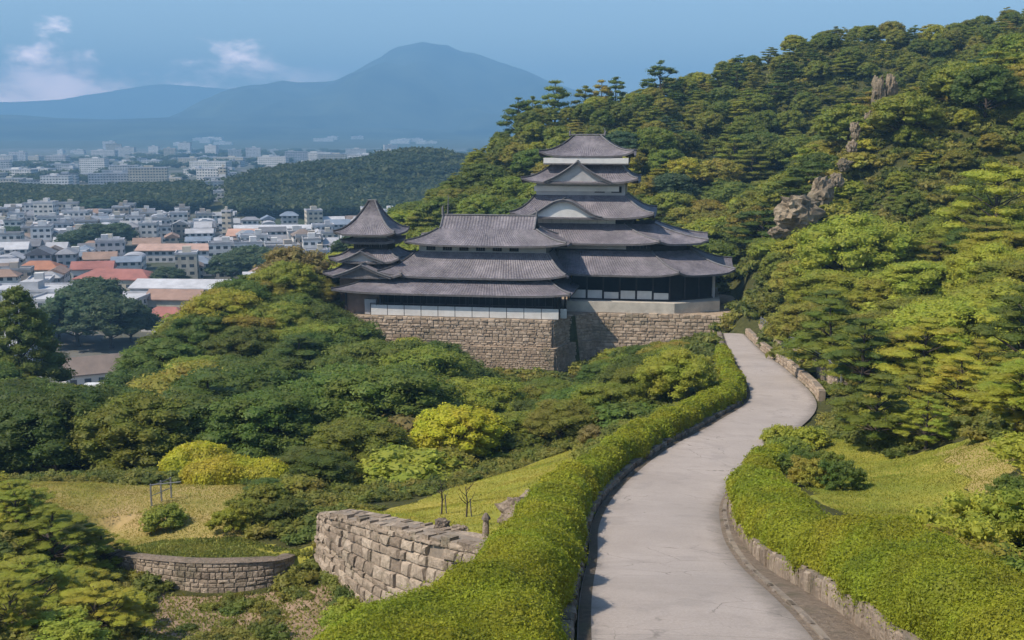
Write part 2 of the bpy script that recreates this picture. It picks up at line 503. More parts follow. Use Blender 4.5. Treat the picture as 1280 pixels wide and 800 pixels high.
def height(x, y):
    x = np.atleast_1d(np.asarray(x, float)); y = np.atleast_1d(np.asarray(y, float))
    sh = x.shape
    x = x.ravel(); y = y.ravel()
    m = sstep(-300, -220, x) * (1 - sstep(280, 360, x)) * sstep(-130, -60, y) * (1 - sstep(430, 500, y))
    z = np.zeros_like(x)
    idx = np.where(m > 0)[0]
    for c in range(0, len(idx), 20000):
        ii = idx[c:c + 20000]
        q = np.stack([x[ii], y[ii]], 1) / SCL
        zz = tps(((q[:, None] - _X[None]) ** 2).sum(-1)) @ _W[:_n] + _W[_n] + q @ _W[_n + 1:]
        dist = np.hypot(x[ii], y[ii] - 20)
        zz = zz + (0.10 * wav(x[ii], y[ii], 9, 15) + 0.45 * wav(x[ii], y[ii], 26, 20) * sstep(70, 130, dist)) 
        z[ii] = zz
    f = far_h(x, y)
    z = np.maximum(z, 0) * m + f * (1 - m)
    # under the road
    near = np.where((np.abs(x - 15) < 40) & (y > -45) & (y < 150))[0]
    for c in range(0, len(near), 20000):
        ii = near[c:c + 20000]
        q = np.stack([x[ii], y[ii]], 1)
        dd = np.hypot(q[:, None, 0] - RC[None, :, 0], q[:, None, 1] - RC[None, :, 1])
        j = dd.argmin(1)
        d = dd[np.arange(len(ii)), j]
        hw = RC[j, 3] / 2
        side = (q[:, 0] - RC[j, 0]) * RN[j, 0] + (q[:, 1] - RC[j, 1]) * RN[j, 1]
        k = 1 - sstep(hw + .9, hw + 3.0, d)
        wk = np.interp(q[:, 1], [25, 45], [1.75, .55])
        k = np.where(side > 0, 1 - sstep(hw + wk, hw + wk + 1.0, d), k)
        z[ii] = z[ii] * (1 - k) + (RC[j, 2] - 0.12) * k
    # foot and crown of the garden walls
    for W_, NW_, reach in ((wp, nw, 7.0), (wp2, nw2, 4.0)):
        m3 = np.where((x > W_[:, 0].min() - 8) & (x < W_[:, 0].max() + 4) & (y > W_[:, 1].min() - 8) & (y < W_[:, 1].max() + 6))[0]
        if not len(m3):
            continue
        for c in range(0, len(m3), 20000):
            ii = m3[c:c + 20000]
            dd = np.hypot(x[ii][:, None] - W_[None, :, 0], y[ii][:, None] - W_[None, :, 1])
            j = dd.argmin(1)
            d = dd[np.arange(len(ii)), j]
            sd_ = (x[ii] - W_[j, 0]) * NW_[j, 0] + (y[ii] - W_[j, 1]) * NW_[j, 1]
            inner = (j > 0) & (j < len(W_) - 1)
            k1 = np.where((sd_ > -.6) & inner, 1 - sstep(reach * .45, reach, d), 0)
            lowz = W_[j, 3] + .12
            zi = z[ii]
            zi = np.where(zi > lowz, zi * (1 - k1) + lowz * k1, zi)
            k2 = np.where((sd_ <= -.6) & inner, 1 - sstep(1.6, 4.0, d), 0)
            zi = zi * (1 - k2) + (W_[j, 2] - .08) * k2
            z[ii] = zi
    # castle platform, and the ground cut down to the foot of its walls
    cx, cy = w2c(x, y)
    fz = CO[2] + np.interp(cx, [-36, -32, -26, 3, 9, 16, 22, 25, 30], [-2, -5.5, -7.6, -7.8, -6.2, -5.0, -3.6, -1.5, 0])
    front = np.where(cx > 5, 8, np.where(cx > 0, 1.5 * cx, 0))
    dist = np.maximum(front - cy, 0)
    kk = (1 - sstep(6, 22, dist)) * sstep(-38, -31, cx) * (1 - sstep(23, 27, cx)) * (cy < front + 3)
    z = np.where(z > fz, z * (1 - kk) + fz * kk, z)
    k = sstep(-33, -31.5, cx) * (1 - sstep(26, 28, cx)) * sstep(1.2, 1.8, np.where(cx > 3, cy - 8, np.where(cx > -1, cy - 3, cy))) * (1 - sstep(27, 33, cy))
    z = z * (1 - k) + (CO[2] - 0.25) * k
    return z.reshape(sh)
def hz(x, y):
    return float(height(x, y)[0])
def seg(a, b, s):
    return list(np.arange(a, b, s))
def grow(start, end, s0, g):
    o, s = [start], s0
    while abs(o[-1] - start) < abs(end - start):
        s *= g
        o.append(o[-1] + math.copysign(s, end - start))
    return o
gx = np.array(sorted(set([max(q, -12300) for q in grow(-70, -12300, 1.6, 1.09)] + seg(-70, -42, 1.6) + seg(-42, 45, .8) + seg(45, 130, 1.7) + [min(q, 12300) for q in grow(130, 12300, 2, 1.1)])))
gy = np.array(sorted(set(grow(8, -450, 1.2, 1.15) + seg(8, 100, .8) + seg(100, 190, 1.2) + seg(190, 340, 2.4) + [min(q, 12300) for q in grow(340, 12300, 3, 1.035)])))
gx = gx[np.concatenate([[True], np.diff(gx) > .2])]
gy = gy[np.concatenate([[True], np.diff(gy) > .2])]
GX, GY = np.meshgrid(gx, gy)
GZ = height(GX, GY)

# ------------------------------------------------------------------ plan areas (world polygons)
def inpoly(x, y, poly):
    x = np.asarray(x, float); y = np.asarray(y, float)
    r = np.zeros(x.shape, bool)
    n = len(poly)
    for i in range(n):
        x0, y0 = poly[i][:2]; x1, y1 = poly[(i + 1) % n][:2]
        c = ((y0 > y) != (y1 > y)) & (x < (x1 - x0) * (y - y0) / (y1 - y0 + 1e-12) + x0)
        r ^= c
    return r
def G(*a):
    return [P(*q)[:2] for q in a]
LAWN = G((412, 642, 56.5), (480, 660, 49.5), (612, 686, 44), (660, 640, 50), (730, 570, 70), (745, 555, 78), (700, 566, 78), (600, 605, 72), (500, 632, 64), (450, 640, 61))
TERR = G((10, 600, 74), (120, 606, 73), (200, 612, 72), (235, 606, 74), (330, 612, 71), (340, 650, 64), (300, 690, 58), (240, 696, 57.5), (130, 688, 59.5), (20, 650, 64))
LOWT = G((140, 690, 59), (200, 702, 56.5), (365, 700, 56.5), (395, 690, 58), (300, 680, 60), (200, 676, 61))
SLOPE = G((110, 735, 57), (250, 742, 55.5), (365, 728, 56), (405, 710, 55), (470, 790, 46), (420, 840, 42), (150, 840, 44), (170, 770, 50))
RLAWN = G((1040, 545, 71), (1120, 575, 60), (1210, 545, 57), (1290, 545, 50), (1400, 640, 36), (1280, 700, 32), (1210, 765, 28), (1120, 715, 33), (1045, 655, 43), (1000, 610, 52), (1000, 585, 58))
RDRY = G((1170, 560, 58), (1290, 545, 50), (1420, 600, 40), (1290, 640, 38), (1220, 615, 45))
def area(x, y):
    """0 wood floor, 1 lawn, 2 dry lawn, 3 bare slope, 4 town"""
    a = np.zeros(np.shape(x))
    z = height(x, y)
    a[inpoly(x, y, LAWN)] = 1
    a[inpoly(x, y, RLAWN)] = 1
    a[inpoly(x, y, RDRY)] = 2
    a[inpoly(x, y, TERR)] = 2
    a[inpoly(x, y, LOWT)] = 1
    a[inpoly(x, y, SLOPE)] = 3
    a[(z < 2.5) & ((x < -40) | (y > 400))] = 4
    return a
ga = area(GX.ravel(), GY.ravel())

def mat_ground():
    m, nt, b = new_mat('ground', 0.95, 0.1)
    pos = geo_pos(nt)
    n1 = noise_tex(nt, 0.16, 6, .65, vec=pos)
    n2 = noise_tex(nt, 1.8, 6, .7, vec=pos)
    n3 = noise_tex(nt, .01, 6, .6, vec=pos)
    wood = ramp(nt, n2, [(.3, (.03, .035, .012)), (.6, (.075, .075, .025)), (.8, (.13, .10, .05))])
    lawn = ramp(nt, n1, [(.32, (.17, .20, .030)), (.5, (.28, .26, .046)), (.7, (.38, .31, .07))])
    lawn = mixc(nt, 1.0, lawn, ramp(nt, n2, [(.3, (.75, .8, .75)), (.7, (1.12, 1.1, 1.1))]), 'MULTIPLY')
    dry = ramp(nt, n1, [(.35, (.19, .185, .035)), (.5, (.33, .26, .09)), (.7, (.42, .30, .14))])
    bare = ramp(nt, n2, [(.3, (.10, .095, .03)), (.48, (.27, .19, .12)), (.7, (.36, .25, .18))])
    town = ramp(nt, n3, [(.35, (.05, .065, .03)), (.5, (.10, .10, .08)), (.6, (.20, .19, .18))])
    c = wood
    for k, col in ((1, lawn), (2, dry), (3, bare), (4, town)):
        f = attr(nt, 'area_%d' % k).outputs['Fac']
        f2 = mth(nt, 'GREATER_THAN', mth(nt, 'ADD', f, mth(nt, 'MULTIPLY', mth(nt, 'SUBTRACT', n2, .5), .8)), .5)
        c = mixc(nt, f2, c, col)
    nt.links.new(c, b.inputs['Base Color'])
    bump(nt, b, n2, .12)
    return m
M['ground'] = mat_ground()
nxg, nyg = len(gx), len(gy)
ii = (np.arange(nyg - 1)[:, None] * nxg + np.arange(nxg - 1)[None]).ravel()
Q = np.stack([ii, ii + 1, ii + nxg + 1, ii + nxg], 1)
me = np_mesh('terrain', np.stack([GX.ravel(), GY.ravel(), GZ.ravel()], 1), Q, [M['ground']], smooth=True)
for k in (1, 2, 3, 4):
    a = me.attributes.new('area_%d' % k, 'FLOAT', 'POINT')
    a.data.foreach_set('value', (ga == k).astype(np.float32))
tag(link('terrain', me), kind='structure')
print('terrain', len(GX.ravel()))

# ------------------------------------------------------------------ far mountains
def mat_far(name, c1, c2, sc):
    m, nt, b = new_mat(name, 1.0, 0.0)
    n = noise_tex(nt, sc, 6, .65, vec=geo_pos(nt))
    nt.links.new(ramp(nt, n, [(.35, c1), (.65, c2)]), b.inputs['Base Color'])
    return m
M['farhill'] = mat_far('wooded mountain', (.004, .010, .012), (.075, .095, .06), .003)
def mountain(name, D, prof, depth, step, seed, rough, slump):
    us = [p[0] for p in prof]; vs = [p[1] for p in prof]
    X = np.arange((us[0] - 640) / FPX * D, (us[-1] - 640) / FPX * D, step)
    Hh = CAMZ + (165 - np.array([np.interp(640 + x / D * FPX, us, vs) for x in X])) / FPX * D * 1.0
    Hh = Hh + np.array([noise.fractal(Vector((x / 380, seed, 0)), 1, 2.1, 5) * .040 * D / 14 * rough for x in X]) * np.clip(Hh / 300, 0, 1)
    Y = np.linspace(-1, 1, 56)
    V = []
    for j, t in enumerate(Y):
        for i, x in enumerate(X):
            y = D + t * depth
            ridge = noise.fractal(Vector((x / 1500 + seed, y / 1500, 0)), 1.0, 2.1, 6)
            gull = abs(noise.fractal(Vector((x / 700 + seed, y / 2600, 3)), 1.0, 2.1, 5))
            fall = max(0.0, 1 - abs(t) ** 1.15) ** slump
            z = Hh[i] * fall * (1 + rough * (ridge * .5 - gull * .9) * (1 - fall) * 2.2) + rough * 60 * ridge * fall * (1 - fall)
            V.append((x, y, max(z, -0.5) if 0 < j < len(Y) - 1 else -0.5))
    n = len(X)
    k = (np.arange(len(Y) - 1)[:, None] * n + np.arange(n - 1)[None]).ravel()
    me = np_mesh(name, V, np.stack([k, k + 1, k + n + 1, k + n], 1), [M['farhill']], smooth=True)
    return tag(link(name, me), kind='structure')
mountain('mountain', 8200, [(-60, 158), (60, 154), (150, 155), (200, 152), (245, 147), (270, 138), (290, 127), (305, 117), (320, 112), (345, 109), (362, 103), (385, 105), (425, 102), (440, 97), (455, 88), (475, 76),
                            (492, 65), (505, 60), (516, 60), (530, 56), (545, 60), (562, 59), (575, 66), (595, 70), (625, 82), (660, 94), (690, 104), (740, 120), (800, 140), (900, 160), (980, 175)],
         2600, 60, 1.7, .8, .8)
mountain('distant_mountain', 11200, [(-420, 165), (-200, 140), (0, 130), (60, 127), (85, 126), (110, 121), (150, 115), (190, 109), (225, 107), (260, 110), (300, 114), (360, 125), (420, 140), (500, 160)],
         1000, 110, 5.1, .3, .7)
mountain('distant_hills', 6400, [(-500, 150), (-300, 148), (-100, 147), (0, 143), (30, 144), (80, 148), (150, 150), (220, 147), (300, 149), (420, 155), (520, 160), (640, 165)],
         1500, 60, 9.3, .4, .6)

# ------------------------------------------------------------------ haze
def haze():
    mb = MB()
    mb.box(-12500, 12500, -600, 12500, -1.5, 720)
    m = bpy.data.materials.new('haze')
    m.use_nodes = True
    nt = m.node_tree
    for n in list(nt.nodes):
        nt.nodes.remove(n)
    v = N(nt, 'ShaderNodeVolumePrincipled')
    v.inputs['Color'].default_value = (.29, .61, .98, 1)
    v.inputs['Density'].default_value = 0.00025
    v.inputs['Anisotropy'].default_value = 0.0
    o = N(nt, 'ShaderNodeOutputMaterial')
    nt.links.new(v.outputs[0], o.inputs['Volume'])
    tag(mb.build('haze', m), 'pale blue haze over the far town and mountain', 'haze', kind='stuff')
haze()

# ------------------------------------------------------------------ road and its edges
def ribbon(name, A, B, nacross, zoff, mat, noise_amp=0.0, parent=None):
    A = np.asarray(A); B = np.asarray(B)
    n = len(A)
    V = []
    for k in range(nacross + 1):
        t = k / nacross
        V.append(A * (1 - t) + B * t + np.array([0, 0, zoff + .05 * (1 - (2 * t - 1) ** 2)]))
    V = np.stack(V, 1).reshape(-1, 3)
    k = (np.arange(n - 1)[:, None] * (nacross + 1) + np.arange(nacross)[None]).ravel()
    me = np_mesh(name, V, np.stack([k, k + 1, k + nacross + 2, k + nacross + 1], 1), [mat], smooth=True)
    return link(name, me, parent)
def mat_road():
    m, nt, b = new_mat('pale concrete road', 0.9, 0.25)
    pos = geo_pos(nt)
    n1 = noise_tex(nt, .22, 6, .65, vec=pos)
    n2 = noise_tex(nt, 14, 5, .75, vec=pos)
    n3 = noise_tex(nt, 1.3, 6, .7, vec=pos, dist=.6)
    c = ramp(nt, n1, [(.3, (.32, .275, .242)), (.7, (.41, .352, .312))])
    c = mixc(nt, 1.0, c, ramp(nt, n2, [(.3, (.84, .84, .84)), (.7, (1.12, 1.12, 1.12))]), 'MULTIPLY')
    c = mixc(nt, mapr(nt, n3, .56, .72, 0, .35), c, (.26, .235, .215))
    # expansion joints across the road and brushed lines
    uv = attr(nt, 'ruv')
    sx = N(nt, 'ShaderNodeSeparateXYZ')
    nt.links.new(uv.outputs['Vector'], sx.inputs[0])
    fr = mth(nt, 'FRACT', mth(nt, 'DIVIDE', sx.outputs[1], 6.5))
    j = mapr(nt, mth(nt, 'ABSOLUTE', mth(nt, 'SUBTRACT', fr, .5)), .0, .006, 1, 0)
    c = mixc(nt, mth(nt, 'MULTIPLY', j, .3), c, (.10, .09, .08))
    # hairline cracks and damp patches
    vr = N(nt, 'ShaderNodeTexVoronoi', feature='DISTANCE_TO_EDGE')
    vr.inputs['Scale'].default_value = .38
    wv = N(nt, 'ShaderNodeVectorMath', operation='ADD')
    nv = N(nt, 'ShaderNodeTexNoise'); nv.inputs['Scale'].default_value = .9; nv.inputs['Detail'].default_value = 5
    nt.links.new(pos, nv.inputs['Vector'])
    nt.links.new(pos, wv.inputs[0]); nt.links.new(nv.outputs['Color'], wv.inputs[1])
    nt.links.new(wv.outputs[0], vr.inputs['Vector'])
    ck = mth(nt, 'MULTIPLY', mapr(nt, vr.outputs['Distance'], 0, .012, 1, 0), mapr(nt, n1, .48, .6, 0, .7))
    c = mixc(nt, ck, c, (.12, .105, .09))
    c = mixc(nt, mapr(nt, noise_tex(nt, .55, 4, .55, vec=pos), .54, .66, 0, .28), c, (.22, .195, .175))
    edge = mapr(nt, mth(nt, 'ADD', mth(nt, 'ABSOLUTE', sx.outputs[0]), mth(nt, 'MULTIPLY', n3, .5)), .95, 1.3, 0, .6)
    c = mixc(nt, edge, c, (.11, .095, .075))
    nt.links.new(c, b.inputs['Base Color'])
    h = mth(nt, 'ADD', n2, mth(nt, 'MULTIPLY', mth(nt, 'SINE', mth(nt, 'MULTIPLY', sx.outputs[1], 60)), .12))
    bump(nt, b, h, .015)
    return m
M['road'] = mat_road()
road = ribbon('road', RL, RR, 8, 0, M['road'])
tag(road, kind='structure')
_arc = np.concatenate([[0], np.cumsum(np.hypot(*np.diff(RC[:, :2], axis=0).T))])
_a = road.data.attributes.new('ruv', 'FLOAT_VECTOR', 'POINT')
_u = np.tile(np.linspace(-1, 1, 9), len(RC)); _v = np.repeat(_arc, 9)
_a.data.foreach_set('vector', np.stack([_u, _v, 0 * _u], 1).astype(np.float32).ravel())

def offset(c, n, d):
    o = c.copy()
    o[:, :2] += n * np.asarray(d).reshape(-1, 1)
    return o
def stones(path, nrm, chh, sw, seed, batter=0.0, rough=0.0, topw=.45, depth=.12, tnt=(.15, .9), gap=.02, flat=1.0, hole=None, topvar=1.0):
    """path: n x 4 (x, y, ztop, zbot); nrm: n x 2 outward; returns an MB with stones (0) and a joint backing (1)"""
    rg = random.Random(seed)
    mb = MB()
    L = np.concatenate([[0], np.cumsum(np.hypot(*np.diff(path[:, :2], axis=0).T))])
    def at(s, h, o):
        x, y, zt, zb = (np.interp(s, L, path[:, i]) for i in range(4))
        nx, ny = np.interp(s, L, nrm[:, 0]), np.interp(s, L, nrm[:, 1])
        q = batter * (1 - h) * (zt - zb) + o
        return (x + nx * q, y + ny * q, zb + (zt - zb) * h)
    Hm = float((path[:, 2] - path[:, 3]).max())
    rows = max(1, round(Hm / chh))
    # backing sheet
    ns = max(2, int(L[-1] / 1.0))
    vs = []
    for k in range(ns + 1):
        s = L[-1] * k / ns
        vs += [at(s, 0, 0), at(s, 1, 0), at(s, 1, -topw - .05), at(s, 0, -topw - .05)]
    fs = []
    for k in range(ns):
        for j in range(4):
            fs.append((k * 4 + j, k * 4 + (j + 1) % 4, k * 4 + 4 + (j + 1) % 4, k * 4 + 4 + j))
    fs += [(0, 1, 2, 3), (ns * 4 + 3, ns * 4 + 2, ns * 4 + 1, ns * 4)]
    mb.add(vs, fs, 1)
    hb = [0.0]
    for r in range(rows):
        hb.append(hb[-1] + rg.uniform(.7 - rough * .3, 1.3 + rough * .4))
    hb = [q / hb[-1] for q in hb]
    for r in range(rows):
        s = rg.uniform(-sw * .5, 0)
        while s < L[-1]:
            wd = sw * rg.uniform(.55 - rough * .2, 1.5 + rough * .7)
            a, b = max(s, 0), min(s + wd, L[-1])
            s += wd
            if b - a < .08:
                continue
            hs = hb[r + 1] - hb[r]
            top = hb[r + 1] + (rg.uniform(-.25, .2) * hs * topvar if r == rows - 1 else 0)
            mid = at((a + b) / 2, (hb[r] + hb[r + 1]) / 2, 0)
            if hole and hole(mid):
                continue
            sk = rough * rg.uniform(-.22, .22) * sw
            g = gap
            gh = gap / Hm
            dep = depth * rg.uniform(.4, 1.3)
            hj = lambda: rg.uniform(-.10, .10) * hs
            back = [at(a + g * .4, hb[r] + gh * .4, -.02), at(b - g * .4, hb[r] + gh * .4, -.02), at(b - g * .4 + sk, top - gh * .4, -.02), at(a + g * .4 + sk, top - gh * .4, -.02)]
            iw, ih = (b - a) * .10, hs * .12
            fr = [at(a + g + iw * rg.random(), hb[r] + gh + ih * rg.random() + abs(hj()), dep * rg.uniform(.7, 1.2)), at(b - g - iw * rg.random(), hb[r] + gh + ih * rg.random(), dep * rg.uniform(.7, 1.2)),
                  at(b - g - iw * rg.random() * 1.6 + sk, top - gh - ih * rg.random() - abs(hj()), dep * rg.uniform(.7, 1.2)), at(a + g + iw * rg.random() + sk, top - gh - ih * rg.random(), dep * rg.uniform(.7, 1.2))]
            c = [sum(q[i] for q in fr) / 4 for i in range(3)]
            c2 = at((a + b) / 2, (hb[r] + top) / 2, dep * 1.25)
            tn = rg.uniform(*tnt)
            mb.add(back + fr + [c2], [(4, 5, 8), (5, 6, 8), (6, 7, 8), (7, 4, 8), (0, 1, 5, 4), (1, 2, 6, 5), (2, 3, 7, 6), (3, 0, 4, 7)], 0, tn)
            if r == rows - 1:
                t0 = at(a + g, top - gh, -topw); t1 = at(b - g, top - gh, -topw)
                mb.add([back[3], back[2], t1, t0], [(0, 1, 2, 3)], 0, tn)
    return mb
def idx_range(y0, y1):
    return np.where((RC[:, 1] >= y0) & (RC[:, 1] <= y1))[0]

# left kerb
i = idx_range(4, 142)
e = offset(RL[i], RN[i], -0.12)
pth = np.column_stack([e[:, 0], e[:, 1], e[:, 2] + .22, e[:, 2] - .15])
o = stones(pth, RN[i], .37, .7, 3, depth=.07, gap=.02).build('stone_kerb', [M['stone_brown'], M['mortar']])
tag(o, 'dark stone kerb between the long left hedge and the road', 'kerb')
# gutter strip beside it
g = ribbon('gutter_strip', offset(RL[i], RN[i], .02), offset(RL[i], RN[i], .3), 1, .012, M['stone_brown'])
tag(g, kind='structure')
# right low wall under the hedge and its paved strip
RGAP = np.interp(RC[:, 1], [6, 21, 35, 42, 53, 62], [1.9, 1.35, .7, .5, .38, .3])
i = idx_range(4, 62)
e = offset(RR[i], RN[i], RGAP[i])
pth = np.column_stack([e[:, 0], e[:, 1], e[:, 2] + np.interp(e[:, 1], [30, 60], [.62, .42]), e[:, 2] - .1])
o = stones(pth, -RN[i], .9, .45, 5, depth=.06, gap=.02, topvar=.4, tnt=(.1, .7)).build('low_stone_wall', [M['stone_near'], M['mortar']])
tag(o, 'low wall of upright pale stones under the broad hedge right of the road', 'stone wall')
g = ribbon('gutter_strip', offset(RR[i], RN[i], -.03), offset(RR[i], RN[i], RGAP[i]), 2, .014, M['stone_near'])
tag(g, kind='structure')
i2 = idx_range(4, 64)
e = offset(RR[i2], RN[i2], .12)
pth = np.column_stack([e[:, 0], e[:, 1], e[:, 2] + .07, e[:, 2] - .1])
o = stones(pth, -RN[i2], .22, .4, 8, depth=.03, gap=.015, topw=.12, rough=.6).build('stone_kerb', [M['stone_brown'], M['mortar']])
tag(o, 'thin mossy kerb line at the right edge of the road below the hedge wall', 'kerb')
# right parapet further up to the castle gate
i = idx_range(86, 141)
e = offset(RR[i], RN[i], .25)
pth = np.column_stack([e[:, 0], e[:, 1], e[:, 2] + .75, e[:, 2] - .3])
par = stones(pth, -RN[i], .35, .8, 9, depth=.08, gap=.03).build('parapet_wall', [M['stone'], M['mortar']])
tag(par, 'low stone parapet climbing the far bend of the road up to the castle', 'stone wall')
# the second, higher parapet behind it, with a rail
e2 = offset(RR[i], RN[i], 1.9)
pth2 = np.column_stack([e2[:, 0], e2[:, 1], e2[:, 2] + 1.5, e2[:, 2] - .4])
o = stones(pth2, -RN[i], .5, .9, 10, depth=.08, gap=.03).build('terrace_wall', [M['stone'], M['mortar']])
tag(o, 'upper stone wall with posts behind the parapet at the far bend', 'stone wall')
fr = empty('rail_fence', tuple(e2[0]))
tag(fr, 'thin grey rail fence on the upper wall at the far bend of the road', 'fence')
L2 = np.concatenate([[0], np.cumsum(np.hypot(*np.diff(e2[:, :2], axis=0).T))])
pp = [np.array([np.interp(s, L2, e2[:, k]) for k in range(3)]) for s in np.arange(0, L2[-1], 2.4)]
org = e2[0]
for k, p in enumerate(pp):
    mb = MB(); q = p - org
    mb.box(q[0] - .06, q[0] + .06, q[1] - .06, q[1] + .06, q[2] + 1.45, q[2] + 2.5)
    mb.build('post', M['metal'], fr)
for hh in (1.9, 2.35):
    mb = MB(); mb.tube([tuple(p - org + np.array([0, 0, hh])) for p in pp], .035, 5)
    mb.build('rail', M['metal'], fr)

M['hole_shade'] = simple('painted hole shade', (.035, .028, .022), .95, .3, 2)  # near-black colour that stands in for shade inside the wall's hole
# ------------------------------------------------------------------ retaining wall of the lawn (left), low terrace wall
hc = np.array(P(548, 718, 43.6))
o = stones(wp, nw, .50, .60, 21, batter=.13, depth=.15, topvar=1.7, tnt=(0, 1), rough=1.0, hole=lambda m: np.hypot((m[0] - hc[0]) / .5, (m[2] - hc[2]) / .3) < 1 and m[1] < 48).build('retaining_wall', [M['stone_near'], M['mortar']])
tag(o, 'tall curved stone retaining wall with a hole painted dark below the small lawn', 'stone wall')
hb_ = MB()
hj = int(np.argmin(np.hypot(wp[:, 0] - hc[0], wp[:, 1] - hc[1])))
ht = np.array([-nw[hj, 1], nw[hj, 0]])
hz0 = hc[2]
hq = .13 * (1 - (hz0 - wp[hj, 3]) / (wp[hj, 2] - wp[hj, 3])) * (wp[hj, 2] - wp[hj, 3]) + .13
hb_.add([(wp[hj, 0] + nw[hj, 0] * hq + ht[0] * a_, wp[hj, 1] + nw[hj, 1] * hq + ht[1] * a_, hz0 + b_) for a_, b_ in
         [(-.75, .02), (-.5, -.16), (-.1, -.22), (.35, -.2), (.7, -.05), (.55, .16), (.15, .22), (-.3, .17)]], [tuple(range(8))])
hb_.build('hole', M['hole_shade'], o)  # flat patch in front of the wall backing, the hole's shade painted on
# its broad worn top
cap = ribbon('wall_top', wp[:, :3] + np.column_stack([nw * .0, wp[:, 0] * 0]), wp[:, :3] - np.column_stack([nw * 1.4, wp[:, 0] * 0]), 5, -.03, M['mortar'], parent=o)
sl_ = MB(); rgs = random.Random(77)
LW = np.concatenate([[0], np.cumsum(np.hypot(*np.diff(wp[:, :2], axis=0).T))])
def onw(s_, o_, z_):
    return (np.interp(s_, LW, wp[:, 0]) + np.interp(s_, LW, nw[:, 0]) * o_, np.interp(s_, LW, wp[:, 1]) + np.interp(s_, LW, nw[:, 1]) * o_, np.interp(s_, LW, wp[:, 2]) + z_)
for row, (o0, o1) in enumerate([(.08, -.36), (-.38, -.85), (-.87, -1.4)]):
    s_ = rgs.uniform(0, .3)
    while s_ < LW[-1] - .3:
        w_ = rgs.uniform(.35, 1.1); b_ = min(s_ + w_ - .03, LW[-1])
        hh_ = rgs.uniform(-.02, .17) if row == 0 else rgs.uniform(-.02, .10)
        jt = lambda q=.06: rgs.uniform(-q, q)
        if rgs.random() > .08:
            c4 = [(s_ + jt(), o0 + jt()), (b_ + jt(), o0 + jt()), (b_ + jt(), o1 + jt(.04)), (s_ + jt(), o1 + jt(.04))]
            top_ = [onw(a_, q_, hh_ + jt(.025)) for a_, q_ in c4]; bot_ = [onw(a_, q_, -.2) for a_, q_ in c4]
            sl_.add(bot_ + top_, [(4, 5, 6, 7), (0, 1, 5, 4), (1, 2, 6, 5), (2, 3, 7, 6), (3, 0, 4, 7)], 0, rgs.uniform(.05, .95))
        s_ += w_
sl_.build('top_course', M['stone_near'], o)
RETW = wp
wp2b = wp2.copy(); wp2b[:, 3] += .0
o = stones(wp2b, nw2, .28, .42, 22, batter=.12, depth=.05, gap=.012, tnt=(.2, .9)).build('terrace_wall', [M['stone_near'], M['mortar']])
tag(o, 'low curved stone wall under the grass terrace at lower left', 'stone wall')
ribbon('wall_top', wp2[:, :3] + np.column_stack([nw2 * .08, wp2[:, 0] * 0]), wp2[:, :3] - np.column_stack([nw2 * .7, wp2[:, 0] * 0]), 3, .02, M['stone_near'], parent=o)

# ------------------------------------------------------------------ castle walls
def cw(pts):
    return np.array([(*c2w(a, b)[:2], CO[2] + zt, CO[2] + zb) for a, b, zt, zb in pts], float)
def resample(p, step):
    L = np.concatenate([[0], np.cumsum(np.hypot(*np.diff(p[:, :2], axis=0).T))])
    n = max(2, int(L[-1] / step))
    return np.column_stack([np.interp(np.linspace(0, L[-1], n), L, p[:, i]) for i in range(p.shape[1])])
def bastion(name, pts, ch, sw, seed, batter, label, parent=None, **k):
    root = MB()
    for q in range(len(pts) - 1):
        p = cw(pts[q:q + 2])
        p = resample(p, 1.5)
        t = (p[-1, :2] - p[0, :2]); t = t / np.hypot(*t)
        nn = np.tile(np.array([[t[1], -t[0]]]), (len(p), 1))
        mb = stones(p, nn, ch, sw, seed + q, batter=batter, **k)
        base = len(root.v)
        root.v += mb.v; root.t += mb.t; root.m += mb.m
        root.f += [tuple(base + i for i in f) for f in mb.f]
    o = root.build(name, [M['stone'], M['mortar']], parent)
    if label:
        tag(o, label, 'stone wall')
    return o
b1 = bastion('castle_wall', [(-31.5, 6, -.1, -4.0), (-31.5, 0, -.1, -4.0), (0, 0, -.1, -4.0), (1.2, 4.5, -.1, -4.0), (5.0, 8, -.1, -4.0)], .40, .62, 31, .10,
             'two-tier pale stone bastion under the white-railed gallery of the castle', depth=.13, tnt=(.15, 1.0), rough=.7)
low = bastion('lower_tier', [(-31.8, 6, -4.0, -9.0), (-32.1, -.9, -4.0, -9.0), (.5, -.9, -4.0, -9.0), (1.9, 3.9, -4.0, -9.0), (5.6, 7.2, -4.0, -8.5)], .34, .52, 37, .14, None, parent=b1, depth=.10, tnt=(0.0, .75), rough=.5)
b2 = bastion('castle_wall', [(5.0, 8, -.1, -6.0), (24.5, 8, -.1, -6.0), (26.6, 11, -.1, -5.0)], .44, .66, 41, .13,
             'pinkish stone wall under the right hall of the castle beside the road', depth=.13, tnt=(.15, 1.0), rough=.8)
# courtyard surface
cy = MB()
poly = [(-31.4, .15), (-.1, .15), (1.1, 4.6), (5.0, 8.15), (24.4, 8.15), (26.4, 11), (26.4, 30), (-31.4, 30)]
cy.add([(*c2w(a, b)[:2], CO[2] - .08) for a, b in poly], [tuple(range(len(poly)))])
cy.add([(*c2w(a, b)[:2], CO[2] - 3.96) for a, b in [(-32.2, -1.0), (.6, -1.0), (2, 3.9), (5.6, 7.3), (1.0, 8), (-31.4, 8)]], [(0, 1, 2, 3, 4, 5)])
tag(cy.build('courtyard_ground', M['stone']), kind='structure')

